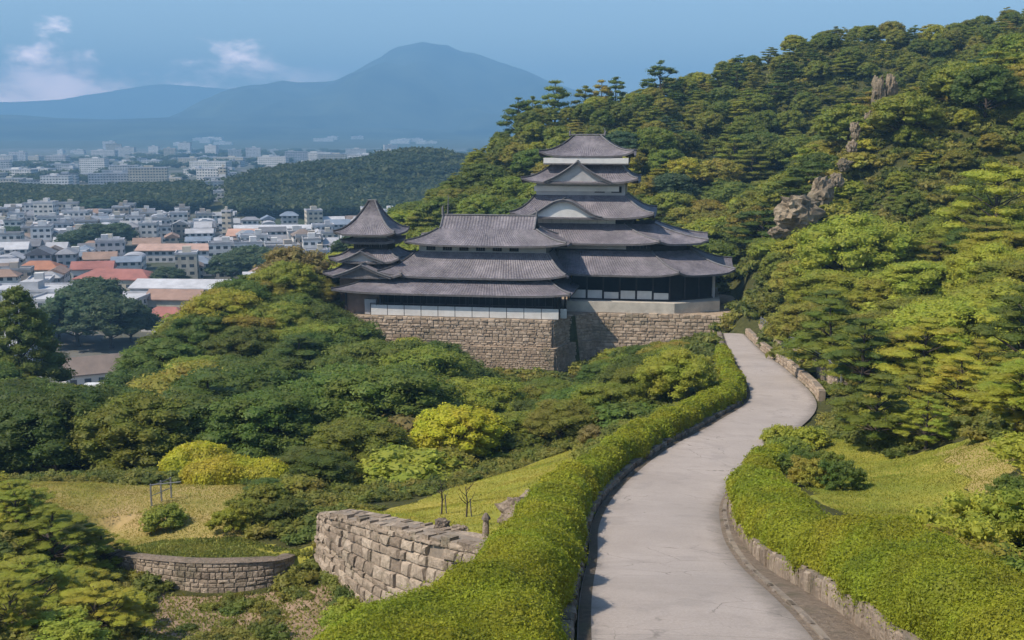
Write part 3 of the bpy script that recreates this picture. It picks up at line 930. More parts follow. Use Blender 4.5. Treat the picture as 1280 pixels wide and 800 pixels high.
# ------------------------------------------------------------------ castle roofs
class Roof:
    def __init__(s):
        s.v, s.f, s.uv, s.m = [], [], [], []
        s.caps = []
    def patch(s, fn, n, m, mat=0):
        b = len(s.v)
        for i in range(n + 1):
            for j in range(m + 1):
                p, uv = fn(i / n, j / m)
                s.v.append(p); s.uv.append(uv)
        for i in range(n):
            for j in range(m):
                a = b + i * (m + 1) + j
                s.f.append((a, a + m + 1, a + m + 2, a + 1)); s.m.append(mat)
    def skirt(s, outer, inner, z0, z1, sag=.45, lift=.5, n=10, m=7, th=.28, skip=(), caps=True, closed=True):
        k = len(outer)
        for q in range(k):
            if q in skip:
                continue
            a0, a1 = np.array(outer[q], float), np.array(outer[(q + 1) % k], float)
            b0, b1 = np.array(inner[q], float), np.array(inner[(q + 1) % k], float)
            Lq = float(np.hypot(*(a1 - a0))); dl = float(np.hypot(*(((b0 + b1) / 2) - (a0 + a1) / 2)))
            nn = max(6, int(Lq / 1.2))
            def fn(si, t, a0=a0, a1=a1, b0=b0, b1=b1, Lq=Lq, dl=dl):
                p = (a0 * (1 - si) + a1 * si) * (1 - t) + (b0 * (1 - si) + b1 * si) * t
                f = t * (1 - sag) + sag * t * t
                lf = lift * abs(2 * si - 1) ** 5 * (1 - t) ** 2
                return (p[0], p[1], z0 + (z1 - z0) * f + lf), (Lq * si, dl * t, 0)
            s.patch(fn, nn, m)
            # fascia and soffit
            def fa(si, t, a0=a0, a1=a1, Lq=Lq):
                p = a0 * (1 - si) + a1 * si
                return (p[0], p[1], z0 + lift * abs(2 * si - 1) ** 5 - th * (1 - t)), (0, 0, 0)
            s.patch(fa, nn, 1, 1)
            cen = np.mean(np.array(outer, float), axis=0)
            def sf(si, t, a0=a0, a1=a1, cen=cen):
                p = a0 * (1 - si) + a1 * si
                d = cen - p
                p = p + d / np.hypot(*d) * 2.2 * (1 - t)
                return (p[0], p[1], z0 - th + .25 * (1 - t) + lift * abs(2 * si - 1) ** 5 * t), (0, 0, 0)
            s.patch(sf, nn, 1, 2)
            if caps:
                s.caps.append([tuple(np.array(fn(0, t / m)[0]) + np.array([0, 0, .08])) for t in range(m + 1)])
                if q == k - 1 or ((q + 1) % k) in skip:
                    s.caps.append([tuple(np.array(fn(1, t / m)[0]) + np.array([0, 0, .08])) for t in range(m + 1)])
    def gabletop(s, x0, x1, y0, y1, z0, z1, sag=.3, over=.5):
        """pitched top along x with pale triangular ends"""
        yc = (y0 + y1) / 2
        for (ya, sg) in ((y0, 1), (y1, -1)):
            dl = abs(yc - ya) * 1.3
            def fn(si, t, ya=ya):
                x = x0 - over + (x1 - x0 + 2 * over) * si
                f = t * (1 - sag) + sag * t * t
                return (x, ya * (1 - t) + yc * t, z0 + (z1 - z0) * f), ((x1 - x0) * si, dl * t, 0)
            s.patch(fn, 8, 5)
        for x in (x0 + .1, x1 - .1):
            b = len(s.v)
            s.v += [(x, y0, z0), (x, y1, z0), (x, yc, z1 - .2)]; s.uv += [(0, 0, 0)] * 3
            s.f.append((b, b + 1, b + 2)); s.m.append(3)
        s.caps.append([(x0 - over, yc, z1 + .1), (x1 + over, yc, z1 + .1)])
        for x in (x0 - over, x1 + over):
            for ya in (y0, y1):
                s.caps.append([(x, ya * (1 - t / 5) + yc * t / 5, z0 + (z1 - z0) * (t / 5 * (1 - sag) + sag * (t / 5) ** 2) + .04) for t in range(6)])
    def dormer(s, xc, yf, yb, hw, z0, z1, curved=False):
        """front gable: triangular or bow-shaped"""
        n = 12
        def prof(t):
            if curved:
                return .5 + .5 * math.cos(math.pi * min(1, t))
            return (1 - t) * (1 - .35 * t)
        for sg in (-1, 1):
            def fn(a, t, sg=sg):
                return (xc + sg * hw * t, yf + (yb - yf) * a, z0 + (z1 - z0) * prof(t)), ((yb - yf) * a, hw * t, 0)
            s.patch(fn, 3, n)
            def rim(a, t, sg=sg):
                return (xc + sg * hw * t, yf - .02, z0 + (z1 - z0) * prof(t) - .32 * a), (0, 0, 0)
            s.patch(rim, 1, n, 1)
            s.caps.append([(xc + sg * hw * t / n, yf, z0 + (z1 - z0) * prof(t / n) + .05) for t in range(n + 1)])
        b = len(s.v)
        pts = [(xc + hw * t / n, yf + .45, z0 + (z1 - z0) * prof(abs(t) / n) - .15) for t in range(-n, n + 1)]
        s.v += pts + [(xc, yf + .45, z0 - .3)]; s.uv += [(0, 0, 0)] * (len(pts) + 1)
        for k in range(len(pts) - 1):
            s.f.append((b + k, b + k + 1, b + len(pts))); s.m.append(3)
        s.caps.append([(xc, yf - .1, z1 + .12), (xc, yb, z1 + .12)])
    def build(s, name, parent, capr=.13, gable=None):
        me = bpy.data.meshes.new(name)
        me.from_pydata(s.v, [], s.f)
        for m in (M['tiles'], M['grey_wood'], M['dark_wood'], gable or M['plaster']):
            me.materials.append(m)
        me.polygons.foreach_set('material_index', s.m)
        me.polygons.foreach_set('use_smooth', [q == 0 for q in s.m])
        a = me.attributes.new('ruv', 'FLOAT_VECTOR', 'POINT')
        a.data.foreach_set('vector', np.array(s.uv, np.float32).ravel())
        o = link(name, me, parent)
        for c in s.caps:
            mb = MB(); mb.tube(c, capr, 6)
            mb.build('ridge', M['ridge'], o)
        return o
def rect(x0, x1, y0, y1):
    return [(x0, y0), (x1, y0), (x1, y1), (x0, y1)]
def clocal(name, label, cat='building'):
    o = empty(name, tuple(CO), -TH)
    tag(o, label, cat)
    return o
def posts(parent, pts, z0, z1, t, mat, name='post'):
    for (x, y) in pts:
        mb = MB(); mb.box(x - t / 2, x + t / 2, y - t / 2, y + t / 2, z0, z1)
        mb.build(name, mat, parent)
def wallbox(name, parent, mat, poly, z0, z1):
    mb = MB()
    k = len(poly)
    mb.add([(x, y, z0) for x, y in poly] + [(x, y, z1) for x, y in poly], [(i, (i + 1) % k, k + (i + 1) % k, k + i) for i in range(k)] + [tuple(range(k, 2 * k))])
    return mb.build(name, mat, parent)
def windows(parent, xs, y, z0, z1, wd, lattice=True):
    for x in xs:
        mb = MB()
        mb.box(x - wd / 2 - .08, x + wd / 2 + .08, y - .1, y + .05, z0 - .08, z0)
        mb.box(x - wd / 2 - .08, x + wd / 2 + .08, y - .1, y + .05, z1, z1 + .08)
        mb.box(x - wd / 2 - .08, x - wd / 2, y - .1, y + .05, z0, z1)
        mb.box(x + wd / 2, x + wd / 2 + .08, y - .1, y + .05, z0, z1)
        f = mb.build('window', M['dark_wood'], parent)
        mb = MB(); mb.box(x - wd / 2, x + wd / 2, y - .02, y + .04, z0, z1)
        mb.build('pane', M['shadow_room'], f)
        mb = MB()
        k = max(2, int(wd / .3))
        for q in range(1, k):
            xx = x - wd / 2 + wd * q / k
            mb.box(xx - .04, xx + .04, y - .07, y - .03, z0, z1)
        mb.build('lattice', M['grey_wood'], f)

# --- front wing with the gallery
W = clocal('castle_gallery_wing', 'castle wing with white railing, dark open gallery and three stacked grey roofs')
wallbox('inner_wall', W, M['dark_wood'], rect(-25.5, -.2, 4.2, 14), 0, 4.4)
wallbox('end_wall', W, M['brown_wall'], rect(-30.8, -25.6, 1.8, 14), -.3, 3.6)
mb = MB()
for k in range(26):
    x = -25 + k * .98
    mb.box(x, x + .06, 4.08, 4.17, .1, 3.4)
mb.box(-25.4, -.3, 4.05, 4.19, 1.1, 1.25); mb.box(-25.4, -.3, 4.05, 4.19, 2.5, 2.62)
mb.build('screen', M['grey_wood'], W)
mb = MB(); mb.box(-27.6, -25.9, .9, 1.7, .0, 2.2); mb.build('storage_bin', M['dull_plaster'], W)
posts(W, [(-30.6, 1.6)] + [(-25.4 + k * 3.25, 1.5) for k in range(9)] + [(.6, 5.0), (.9, 8.5), (1.0, 12)], 0, 3.7, .24, M['dark_wood'])
mb = MB(); mb.box(-30.8, .8, 1.35, 1.65, 3.3, 3.6); mb.box(-25.6, .8, 1.3, 4.4, .02, .3); mb.build('beam', M['dark_wood'], W)
# white railing boards
for k in range(11):
    x0 = -26.6 + k * 2.5
    mb = MB()
    mb.box(x0 + .05, x0 + 2.45, .55, .7, .0, 1.45)
    o_ = mb.build('rail_panel', M['plaster'], W)
posts(W, [(-26.6 + k * 2.5, .62) for k in range(12)], 0, 1.7, .12, M['dark_wood'], 'rail_post')
mb = MB(); mb.tube([(-26.7, .62, 1.68), (1.0, .62, 1.68)], .05, 6); mb.build('handrail', M['dark_wood'], W)
mb = MB(); mb.box(1.0, 1.9, 1.6, 1.8, .0, 1.35); mb.build('rail_panel', M['plaster'], W)
r = Roof(); r.skirt(rect(-32.2, 2.6, -.4, 15), rect(-27.5, -1.0, 4.6, 12), 3.35, 5.0, sag=.35, lift=.45); r.build('lowest_roof', W)
wallbox('middle_wall', W, M['dark_wood'], rect(-26, -.6, 4.9, 14), 4.4, 5.6)
r = Roof(); r.skirt(rect(-26.2, 1.6, 3.0, 16), rect(-21.2, -1.4, 6.6, 14), 5.35, 8.7, sag=.4, lift=.7); r.build('middle_roof', W)
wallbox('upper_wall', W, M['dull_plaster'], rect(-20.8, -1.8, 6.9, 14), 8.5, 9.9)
windows(W, [-19, -16.5, -14, -11.5, -9, -6.5], 6.88, 8.95, 9.45, 1.2)
r = Roof(); r.skirt(rect(-22.6, 1.4, 5.0, 16), rect(-18.2, -3.4, 8.2, 12.8), 9.85, 12.0, sag=.35, lift=.55)
r.gabletop(-17.4, -4.2, 8.2, 12.8, 12.0, 13.8); ur = r.build('upper_roof', W, gable=M['dull_plaster'])
mb = MB(); mb.tube([(-17.9, 10.5, 13.8), (-18.0, 10.5, 14.9), (-17.7, 10.5, 15.6)], [.3, .16, .05], 6)
mb.tube([(-17.2, 10.5, 13.8), (-17.1, 10.5, 15.6), (-17.1, 10.5, 17.0)], [.16, .08, .03], 6); mb.build('finial', M['ridge'], ur)
mb = MB(); mb.tube([(-3.7, 10.5, 13.8), (-3.6, 10.5, 14.5), (-3.9, 10.5, 15.0)], [.22, .14, .05], 6); mb.build('finial', M['ridge'], ur)

# --- right hall
H = clocal('castle_right_hall', 'castle hall with two wide grey roofs over white panels, nearest the road')
hp = [(1.5, 10.2), (16.2, 10.2), (22.6, 15.0), (22.6, 26), (1.5, 26)]
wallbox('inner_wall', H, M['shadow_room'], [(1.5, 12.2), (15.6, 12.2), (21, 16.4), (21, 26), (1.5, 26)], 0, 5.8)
wallbox('plinth', H, M['cream'], [(1.2, 8.25), (17.0, 8.25), (23.6, 12.0), (23.6, 26), (1.2, 26)], -.05, 1.5)
edge = [(1.5 + k * 2.45, 10.2) for k in range(7)] + [(18.4, 11.8), (20.5, 13.4), (22.6, 15)]
posts(H, edge, 1.5, 5.5, .24, M['dark_wood'])
for k in range(6):
    x = edge[k][0]
    if k == 3:
        pass
    mb = MB(); mb.box(x + .16, x + 2.29, 10.12, 10.3, 1.75, 2.95 - (.25 if k % 3 == 2 else 0)); mb.build('white_panel', M['plaster'], H)
mb = MB(); mb.bar((1.4, 10.2, 5.2), (16.2, 10.2, 5.2), .3, .3); mb.bar((16.2, 10.2, 5.2), (22.6, 15, 5.2), .3, .3)
mb.bar((1.4, 10.2, 1.5), (16.2, 10.2, 1.5), .36, .2); mb.bar((16.2, 10.2, 1.5), (22.6, 15, 1.5), .36, .2); mb.build('beam', M['dark_wood'], H)
mb = MB(); mb.bar((16.3, 10.35, 1.5), (22.4, 14.9, 1.5), .12, 3.8); mb.build('side_screen', M['shadow_room'], H)
mb = MB(); mb.box(22.5, 22.9, 14.8, 15.3, 0, 5.6); mb.build('corner_post', M['dull_plaster'], H)
r = Roof(); r.skirt([(-.8, 7.8), (17.6, 7.8), (25.8, 13.2), (25.8, 28), (-.8, 28)], [(-.8, 13.4), (13.4, 13.4), (19.0, 16.6), (19.0, 23), (-.8, 23)], 5.55, 8.5, sag=.42, lift=.6, skip=(4,))
r.build('lower_roof', H)
wallbox('upper_wall', H, M['dark_wood'], [(-3, 13.8), (13.2, 13.8), (18.4, 16.9), (18.4, 24), (-3, 24)], 8.2, 9.9)
mb = MB(); mb.box(-2.5, 9.5, 13.55, 13.75, 8.75, 9.55); mb.build('pale_band', M['dull_plaster'], H)
windows(H, [10.4, 11.6, 12.6], 13.78, 8.85, 9.5, .8)
r = Roof(); r.skirt([(-4.5, 11.6), (14.6, 11.6), (21.8, 15.2), (21.8, 26), (-4.5, 26)], [(-4.5, 16.6), (9.0, 16.6), (13.5, 18.2), (13.5, 24), (-4.5, 24)], 9.75, 12.3, sag=.4, lift=.5, skip=(4,))
r.build('upper_roof', H)

# --- keep
K = clocal('castle_keep', 'tall tiered castle keep with three stacked hipped roofs and gables')
wallbox('base_wall', K, M['plaster'], rect(-5.2, 7.6, 17, 27), 11.0, 13.7)
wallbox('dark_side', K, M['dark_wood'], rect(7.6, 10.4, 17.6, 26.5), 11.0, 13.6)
for k in range(9):
    mb = MB(); mb.box(-5 + k * 1.4, -4.93 + k * 1.4, 16.92, 17.0, 11.8, 13.2)
    mb.build('batten', M['dull_plaster'], K)
r = Roof(); r.skirt(rect(-8.4, 13.6, 14.6, 30), rect(-5.0, 9.0, 19.0, 26), 13.35, 16.5, sag=.5, lift=.8)
r.dormer(-.2, 14.3, 19, 6.0, 13.5, 16.0, curved=True); r.build('lowest_roof', K, gable=M['plaster'])
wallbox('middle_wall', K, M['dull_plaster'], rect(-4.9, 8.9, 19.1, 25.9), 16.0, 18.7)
mb = MB(); mb.box(-5.2, 8.0, 18.8, 19.05, 17.1, 17.9); mb.build('pale_band', M['plaster'], K)
windows(K, [5.0, 7.6], 19.08, 17.0, 17.8, 1.4)
r = Roof(); r.skirt(rect(-7.0, 11.0, 16.9, 28), rect(-2.6, 8.2, 20.2, 25), 18.55, 21.1, sag=.5, lift=.7)
r.dormer(1.7, 16.8, 20.6, 5.2, 18.6, 21.7); r.build('middle_roof', K, gable=M['dull_plaster'])
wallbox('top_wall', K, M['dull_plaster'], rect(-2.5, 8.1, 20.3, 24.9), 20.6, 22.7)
windows(K, [4.6, 6.4], 20.28, 21.2, 22.0, 1.0)
mb = MB()
mb.box(-3.6, 9.3, 18.5, 18.7, 21.35, 22.2); mb.box(-3.6, -3.4, 18.7, 25.2, 21.35, 22.2); mb.box(9.1, 9.3, 18.7, 25.2, 21.35, 22.2)
mb.box(-3.7, 9.4, 18.4, 20.28, 21.2, 21.345); mb.build('balcony', M['grey_wood'], K)
mb = MB(); mb.box(-3.7, 9.4, 18.36, 18.48, 21.4, 22.25); mb.build('balcony_rail', M['plaster'], K)
r = Roof(); r.skirt(rect(-4.4, 10.2, 18.3, 27.4), [(.6, 22.3), (4.8, 22.3), (4.8, 22.9), (.6, 22.9)], 22.55, 25.6, sag=.62, lift=.75, m=9)
r.caps.append([(.1, 22.6, 25.75), (5.3, 22.6, 25.75)]); tr_ = r.build('top_roof', K)
mb = MB()
mb.tube([(.0, 22.6, 25.6), (-.1, 22.6, 26.2), (.15, 22.6, 26.7)], [.22, .15, .05], 6); mb.build('finial', M['ridge'], tr_)
mb = MB(); mb.tube([(5.4, 22.6, 25.6), (5.5, 22.6, 26.2), (5.25, 22.6, 26.7)], [.22, .15, .05], 6); mb.build('finial', M['ridge'], tr_)

# --- left turret
Tt = clocal('corner_turret', 'small corner turret with a pointed grey roof at the left end of the castle', 'tower')
wallbox('base_wall', Tt, M['brown_wall'], rect(-32.6, -23.5, 5, 14), 0, 6.2)
r = Roof(); r.skirt(rect(-34.4, -22.4, 2.6, 15), rect(-32.0, -24.4, 5.6, 12.6), 5.2, 6.7, sag=.4, lift=.6); r.dormer(-28.4, 2.3, 6.0, 4.4, 5.3, 7.0); r.build('lowest_roof', Tt, gable=M['grey_wood'])
wallbox('lower_wall', Tt, M['grey_wood'], rect(-32, -23.8, 5.8, 12.8), 6.2, 7.6)
r = Roof(); r.skirt(rect(-34.0, -23.2, 4.2, 14), rect(-31.4, -25.4, 7.0, 12.0), 7.2, 8.8, sag=.4, lift=.7); r.dormer(-29.0, 4.0, 8.0, 3.4, 7.3, 8.8); r.build('lower_roof', Tt, gable=M['dull_plaster'])
wallbox('upper_wall', Tt, M['dark_wood'], rect(-31.0, -25.8, 7.2, 11.8), 8.5, 10.6)
windows(Tt, [-30, -28.4, -26.8], 7.18, 9.1, 9.9, .9)
r = Roof(); r.skirt(rect(-32.6, -24.4, 5.9, 13), rect(-31.0, -25.8, 7.2, 11.8), 10.0, 10.6, sag=.3, lift=.3, th=.35); r.build('thin_roof', Tt)
wallbox('top_wall', Tt, M['dull_plaster'], rect(-31.1, -25.7, 7.1, 11.9), 10.4, 11.5)
r = Roof(); r.skirt(rect(-33.4, -24.0, 5.0, 13.8), [(-29.1, 9.2), (-28.1, 9.2), (-28.1, 9.7), (-29.1, 9.7)], 11.2, 15.9, sag=.80, lift=.45, m=12)
r.caps.append([(-29.3, 9.45, 16.0), (-27.9, 9.45, 16.0)]); r.build('top_roof', Tt)
# antenna-like lightning rod beside the turret

def LOG(*a):
    pass


# ------------------------------------------------------------------ foliage
LM = M['leaf']
def leaf_geo(Pn, Nn, size, aspect, rg, jit=.55):
    n = len(Pn)
    nn = Nn + rg.normal(0, jit, (n, 3))
    nn /= np.linalg.norm(nn, axis=1)[:, None] + 1e-9
    t = np.cross(nn, rg.normal(0, 1, (n, 3)))
    t /= np.linalg.norm(t, axis=1)[:, None] + 1e-9
    b = np.cross(nn, t)
    s = (np.asarray(size) * rg.uniform(.6, 1.35, n))[:, None]
    V = np.stack([Pn + t * s, Pn + b * s * aspect, Pn - t * s, Pn - b * s * aspect], 1).reshape(-1, 3)
    Q = np.arange(n * 4).reshape(-1, 4)
    return V, Q
def ico(c, r, rg, lump=.12, sub=2):
    import bmesh
    bm = bmesh.new()
    bmesh.ops.create_icosphere(bm, subdivisions=sub, radius=1)
    V = np.array([v.co[:] for v in bm.verts]); F = np.array([[v.index for v in f.verts] for f in bm.faces])
    bm.free()
    V = V * (1 + rg.normal(0, lump, (len(V), 1)))
    return V * np.array(r) + np.array(c), F
def pads_mesh(name, pads, leaf, n_per, seed, aspect=.5, up=.55, core=.72, jit=.55, wild=.12):
    """pads: (centre, radii); leaves lie through the shell of each flattened pad"""
    rg = np.random.default_rng(seed)
    VV, QQ, TT, TI = [], [], [], []
    off = 0
    cores = []
    for c, r in pads:
        n = max(8, int(n_per * (r[0] * r[1])))
        d = rg.normal(0, 1, (n, 3))
        d /= np.linalg.norm(d, axis=1)[:, None]
        flip = (d[:, 2] < -.15) & (rg.random(n) < .75)
        d[flip, 2] *= -1
        rad = (rg.uniform(.80, 1.04, n) + (rg.random(n) < wild) * rg.uniform(0, .30, n))
        # knobbly outline
        kn = 1 + .13 * np.sin(d[:, 0] * 7 + c[0] * 3) * np.sin(d[:, 1] * 7 + c[1] * 5 + c[2])
        Pn = np.array(c) + d * np.array(r) * (rad * kn)[:, None]
        Nn = d / np.array(r)
        Nn /= np.linalg.norm(Nn, axis=1)[:, None]
        Nn = Nn * (1 - up) + np.array([0, 0, up])
        V, Q = leaf_geo(Pn, Nn, np.full(n, leaf), aspect, rg, jit)
        pt = rg.uniform(-.16, .16)
        ti = np.clip(.5 + pt + rg.normal(0, .12, n), 0, 1)
        VV.append(V); QQ.append(Q + off); TI.append(np.repeat(ti, 4)); off += len(V)
        cores.append((c, r))
    for c, r in cores:
        V, F = ico(c, np.array(r) * core, rg, sub=1 if r[0] < .6 else 2)
        VV.append(V); TT.append(F + off); TI.append(np.full(len(V), .42)); off += len(V)
    return np_mesh(name, np.concatenate(VV), np.concatenate(QQ), [LM], T=np.concatenate(TT), tint=np.concatenate(TI))
def trunk_mesh(name, H, r0, tips, seed, lean=.0, nb=8):
    rg = random.Random(seed)
    mb = MB()
    pts = []
    for k in range(7):
        t = k / 6
        pts.append((lean * H * t + rg.uniform(-.1, .1) * t * H * .3, rg.uniform(-.1, .1) * t * H * .3, -.4 + (H + .4) * t))
    mb.tube(pts, [r0 * (1.25 if k == 0 else 1 - .8 * k / 6) for k in range(7)], 7)
    for c in tips:
        zz = max(.25 * H, c[2] - abs(math.hypot(c[0], c[1])) * .55 - .3)
        zz = min(zz, H * .95)
        t = (zz + .4) / (H + .4)
        i = min(5, int(t * 6)); f = t * 6 - i
        a = [pts[i][q] * (1 - f) + pts[i + 1][q] * f for q in range(3)]
        m_ = [(a[q] + c[q]) / 2 + (rg.uniform(-.25, .25) if q < 2 else .15) for q in range(3)]
        rr = r0 * .38 * (1 - t * .5)
        mb.tube([a, m_, c], [rr, rr * .65, rr * .25], 5, cap=False)
    return mb.me(name, M['bark'], True)

def proto(style, seed, leaf, dens):
    rg = random.Random(seed)
    pads = []
    if style == 'broad':
        H, Rr = 8.0, 4.1
        n = 62
        for i in range(n):
            z = 1 - (i + .5) / n * 1.3
            a = i * 2.39996 + rg.uniform(-.3, .3)
            q = math.sqrt(max(0, 1 - z * z))
            k = rg.uniform(.74, .98)
            pr = rg.uniform(.8, 1.45)
            pads.append(((Rr * q * math.cos(a) * k, Rr * q * math.sin(a) * k, 3.7 + 3.9 * z * k), (pr, pr * rg.uniform(.8, 1.1), pr * rg.uniform(.5, .72))))
        tips = [p[0] for p in pads[::4]]
        tr = ('trunk', 5.5, .28)
    elif style == 'pine':
        H, Rr = 8.5, 3.9
        for L in range(6):
            z = 2.6 + L * 1.05 + rg.uniform(-.2, .2)
            rr = Rr * (1.0, .95, .85, .72, .5, .15)[L]
            m_ = (7, 7, 6, 5, 4, 2)[L]
            for j in range(m_):
                a = j * 2 * math.pi / m_ + L * 1.1 + rg.uniform(-.35, .35)
                q = rr * rg.uniform(.55, 1.0)
                pr = rg.uniform(1.0, 1.6) * (1 if L < 5 else .8)
                pads.append(((q * math.cos(a), q * math.sin(a), z + rg.uniform(-.3, .3)), (pr, pr * rg.uniform(.7, 1), pr * rg.uniform(.26, .36))))
        tips = [p[0] for p in pads]
        tr = ('trunk', 8.0, .26)
    elif style == 'cedar':
        H, Rr = 12.0, 5.0
        n = 70
        for i in range(n):
            t = (i + .5) / n
            z = 1.2 + 10.2 * t
            rr = Rr * (1 - t) ** .72 + .15
            a = i * 2.39996
            pr = (1.5 - .8 * t) * rg.uniform(.8, 1.2)
            pads.append(((rr * .8 * math.cos(a), rr * .8 * math.sin(a), z), (pr, pr, pr * .62)))
        tips = [p[0] for p in pads[::6]]
        tr = ('trunk', 11.0, .35)
    elif style == 'round':
        H, Rr = 6.0, 3.1
        n = 54
        for i in range(n):
            z = 1 - (i + .5) / n * 1.5
            a = i * 2.39996
            q = math.sqrt(max(0, 1 - z * z))
            pr = rg.uniform(.65, 1.0)
            k = rg.uniform(.8, .97)
            pads.append(((Rr * q * math.cos(a) * k, Rr * q * math.sin(a) * k, 3.1 + 2.7 * z * k), (pr, pr, pr * .75)))
        tips = [p[0] for p in pads[::4]]
        tr = ('trunk', 4.0, .2)
    else:   # bush
        H, Rr = 2.2, 1.7
        n = 22
        for i in range(n):
            z = 1 - (i + .5) / n * 1.0
            a = i * 2.39996 + rg.uniform(-.3, .3)
            q = math.sqrt(max(0, 1 - z * z))
            k = rg.uniform(.7, .95)
            pr = rg.uniform(.5, .85)
            pads.append(((Rr * q * math.cos(a) * k, Rr * q * math.sin(a) * k, .5 + 1.5 * z * k), (pr, pr, pr * .55)))
        tips = [p[0] for p in pads[::4]]
        tr = ('stem', .9, .07)
    if leaf < .08:      # seen close: split every pad into several smaller ones
        fine = []
        for c, r in pads:
            for q in range(4):
                a = q * 1.57 + rg.uniform(0, 1.2); k = rg.uniform(.35, .62)
                fine.append(((c[0] + r[0] * k * math.cos(a), c[1] + r[1] * k * math.sin(a), c[2] + rg.uniform(-.35, .35) * r[2]),
                             (r[0] * rg.uniform(.38, .55), r[1] * rg.uniform(.38, .55), r[2] * rg.uniform(.5, .7))))
        pads = fine
    ndl = style == 'pine'
    cm = pads_mesh('crown', pads, leaf, dens, seed, aspect=.32 if ndl else .5, up=.55 if ndl else .45, jit=.5)
    tm = trunk_mesh(tr[0], tr[1], tr[2], tips, seed)
    return cm, tm, H, Rr, tr[0]
PROTO = {}
for st, k in (('broad', 4), ('pine', 4), ('cedar', 1), ('round', 1), ('bush', 3)):
    PROTO[st, 'far'] = [proto(st, 100 + i, .20, 60) for i in range(k)]
    PROTO[st, 'mid'] = [proto(st, 200 + i, .115, 190) for i in range(min(k, 3))]
for st, k in (('pine', 2), ('bush', 2), ('broad', 1)):
    PROTO[st, 'near'] = [proto(st, 300 + i, .062, 560) for i in range(k)]
NAMES = {'broad': ('broadleaf_tree', 'tree'), 'pine': ('pine_tree', 'pine tree'), 'cedar': ('conifer_tree', 'conifer'), 'round': ('round_tree', 'tree'), 'bush': ('shrub', 'shrub')}
TREES = []
tr_rng = random.Random(5)
def put_tree(style, x, y, h, colr, label, group=None, z=None, wide=1.0, lod=None, rz=None, idx=None, name=None, noparts=False):
    d = proj(x, y, 40)[2]
    if lod is None:
        lod = 'near' if d < 62 and (style, 'near') in PROTO else ('mid' if d < 165 else 'far')
    lst = PROTO[style, lod]
    cmh, tmh, H, Rr, tn = lst[tr_rng.randrange(len(lst)) if idx is None else idx % len(lst)]
    if z is None:
        z = hz(x, y)
    o = empty(name or NAMES[style][0], (x, y, z - .1), tr_rng.uniform(0, 6.28) if rz is None else rz)
    s = h / H
    o.scale = (s * wide, s * wide, s)
    tag(o, label, NAMES[style][1], group)
    j = tr_rng.uniform(.82, 1.2)
    hue = tr_rng.uniform(-.10, .10)
    c = bpy.data.objects.new('crown' if not name == 'x' else 'crown', cmh)
    COL.objects.link(c); c.parent = o
    c.color = (max(0, colr[0] * j * (1 + hue)), colr[1] * j, colr[2] * j, 1)
    t = bpy.data.objects.new(tn, tmh)
    COL.objects.link(t); t.parent = o
    TREES.append((x, y, h))
    return o
CAND = []
# foliage colours
DG = (.105, .140, .024); MG = (.175, .200, .028); YG = (.285, .290, .034); OL = (.240, .215, .036); BG = (.065, .100, .042); RB = (.200, .155, .052); LG = (.250, .275, .034)

# far hill, spur and banks: one tree after the other on a jittered grid
def visible(x, y, ztop):
    n = 40
    t = np.linspace(.15, .985, n)
    xs, ys = x * t, y * t
    zs = CAMZ + (ztop - CAMZ) * t
    return bool(np.all(height(xs, ys) < zs + 1.0))
def free_of_road(x, y, m):
    d = np.hypot(RC[:, 0] - x, RC[:, 1] - y)
    k = d.argmin()
    return d[k] > RC[k, 3] / 2 + m
def on_castle(x, y, m):
    a, b = w2c(x, y)
    return -34 - m < a < 27 + m and (-1 - m if a < 4 else 7 - m) < b < 29 + m
def inframe(x, y, z, mu=60, mv=60):
    if y < 5: return False
    u, v, d = proj(x, y, z)
    return d > 5 and -mu < u < 1280 + mu and -mv < v < 800 + mv
RIDGE = [P(*a)[:2] for a in [(960, 290, 163), (985, 270, 166), (1005, 262, 167), (1030, 240, 171), (1050, 205, 177), (1062, 180, 182), (1070, 155, 187), (1088, 134, 193), (1105, 118, 196), (1130, 116, 198)]]
def on_ridge(x, y, r):
    return any((x - a) ** 2 + (y - b) ** 2 < r * r for a, b in RIDGE)
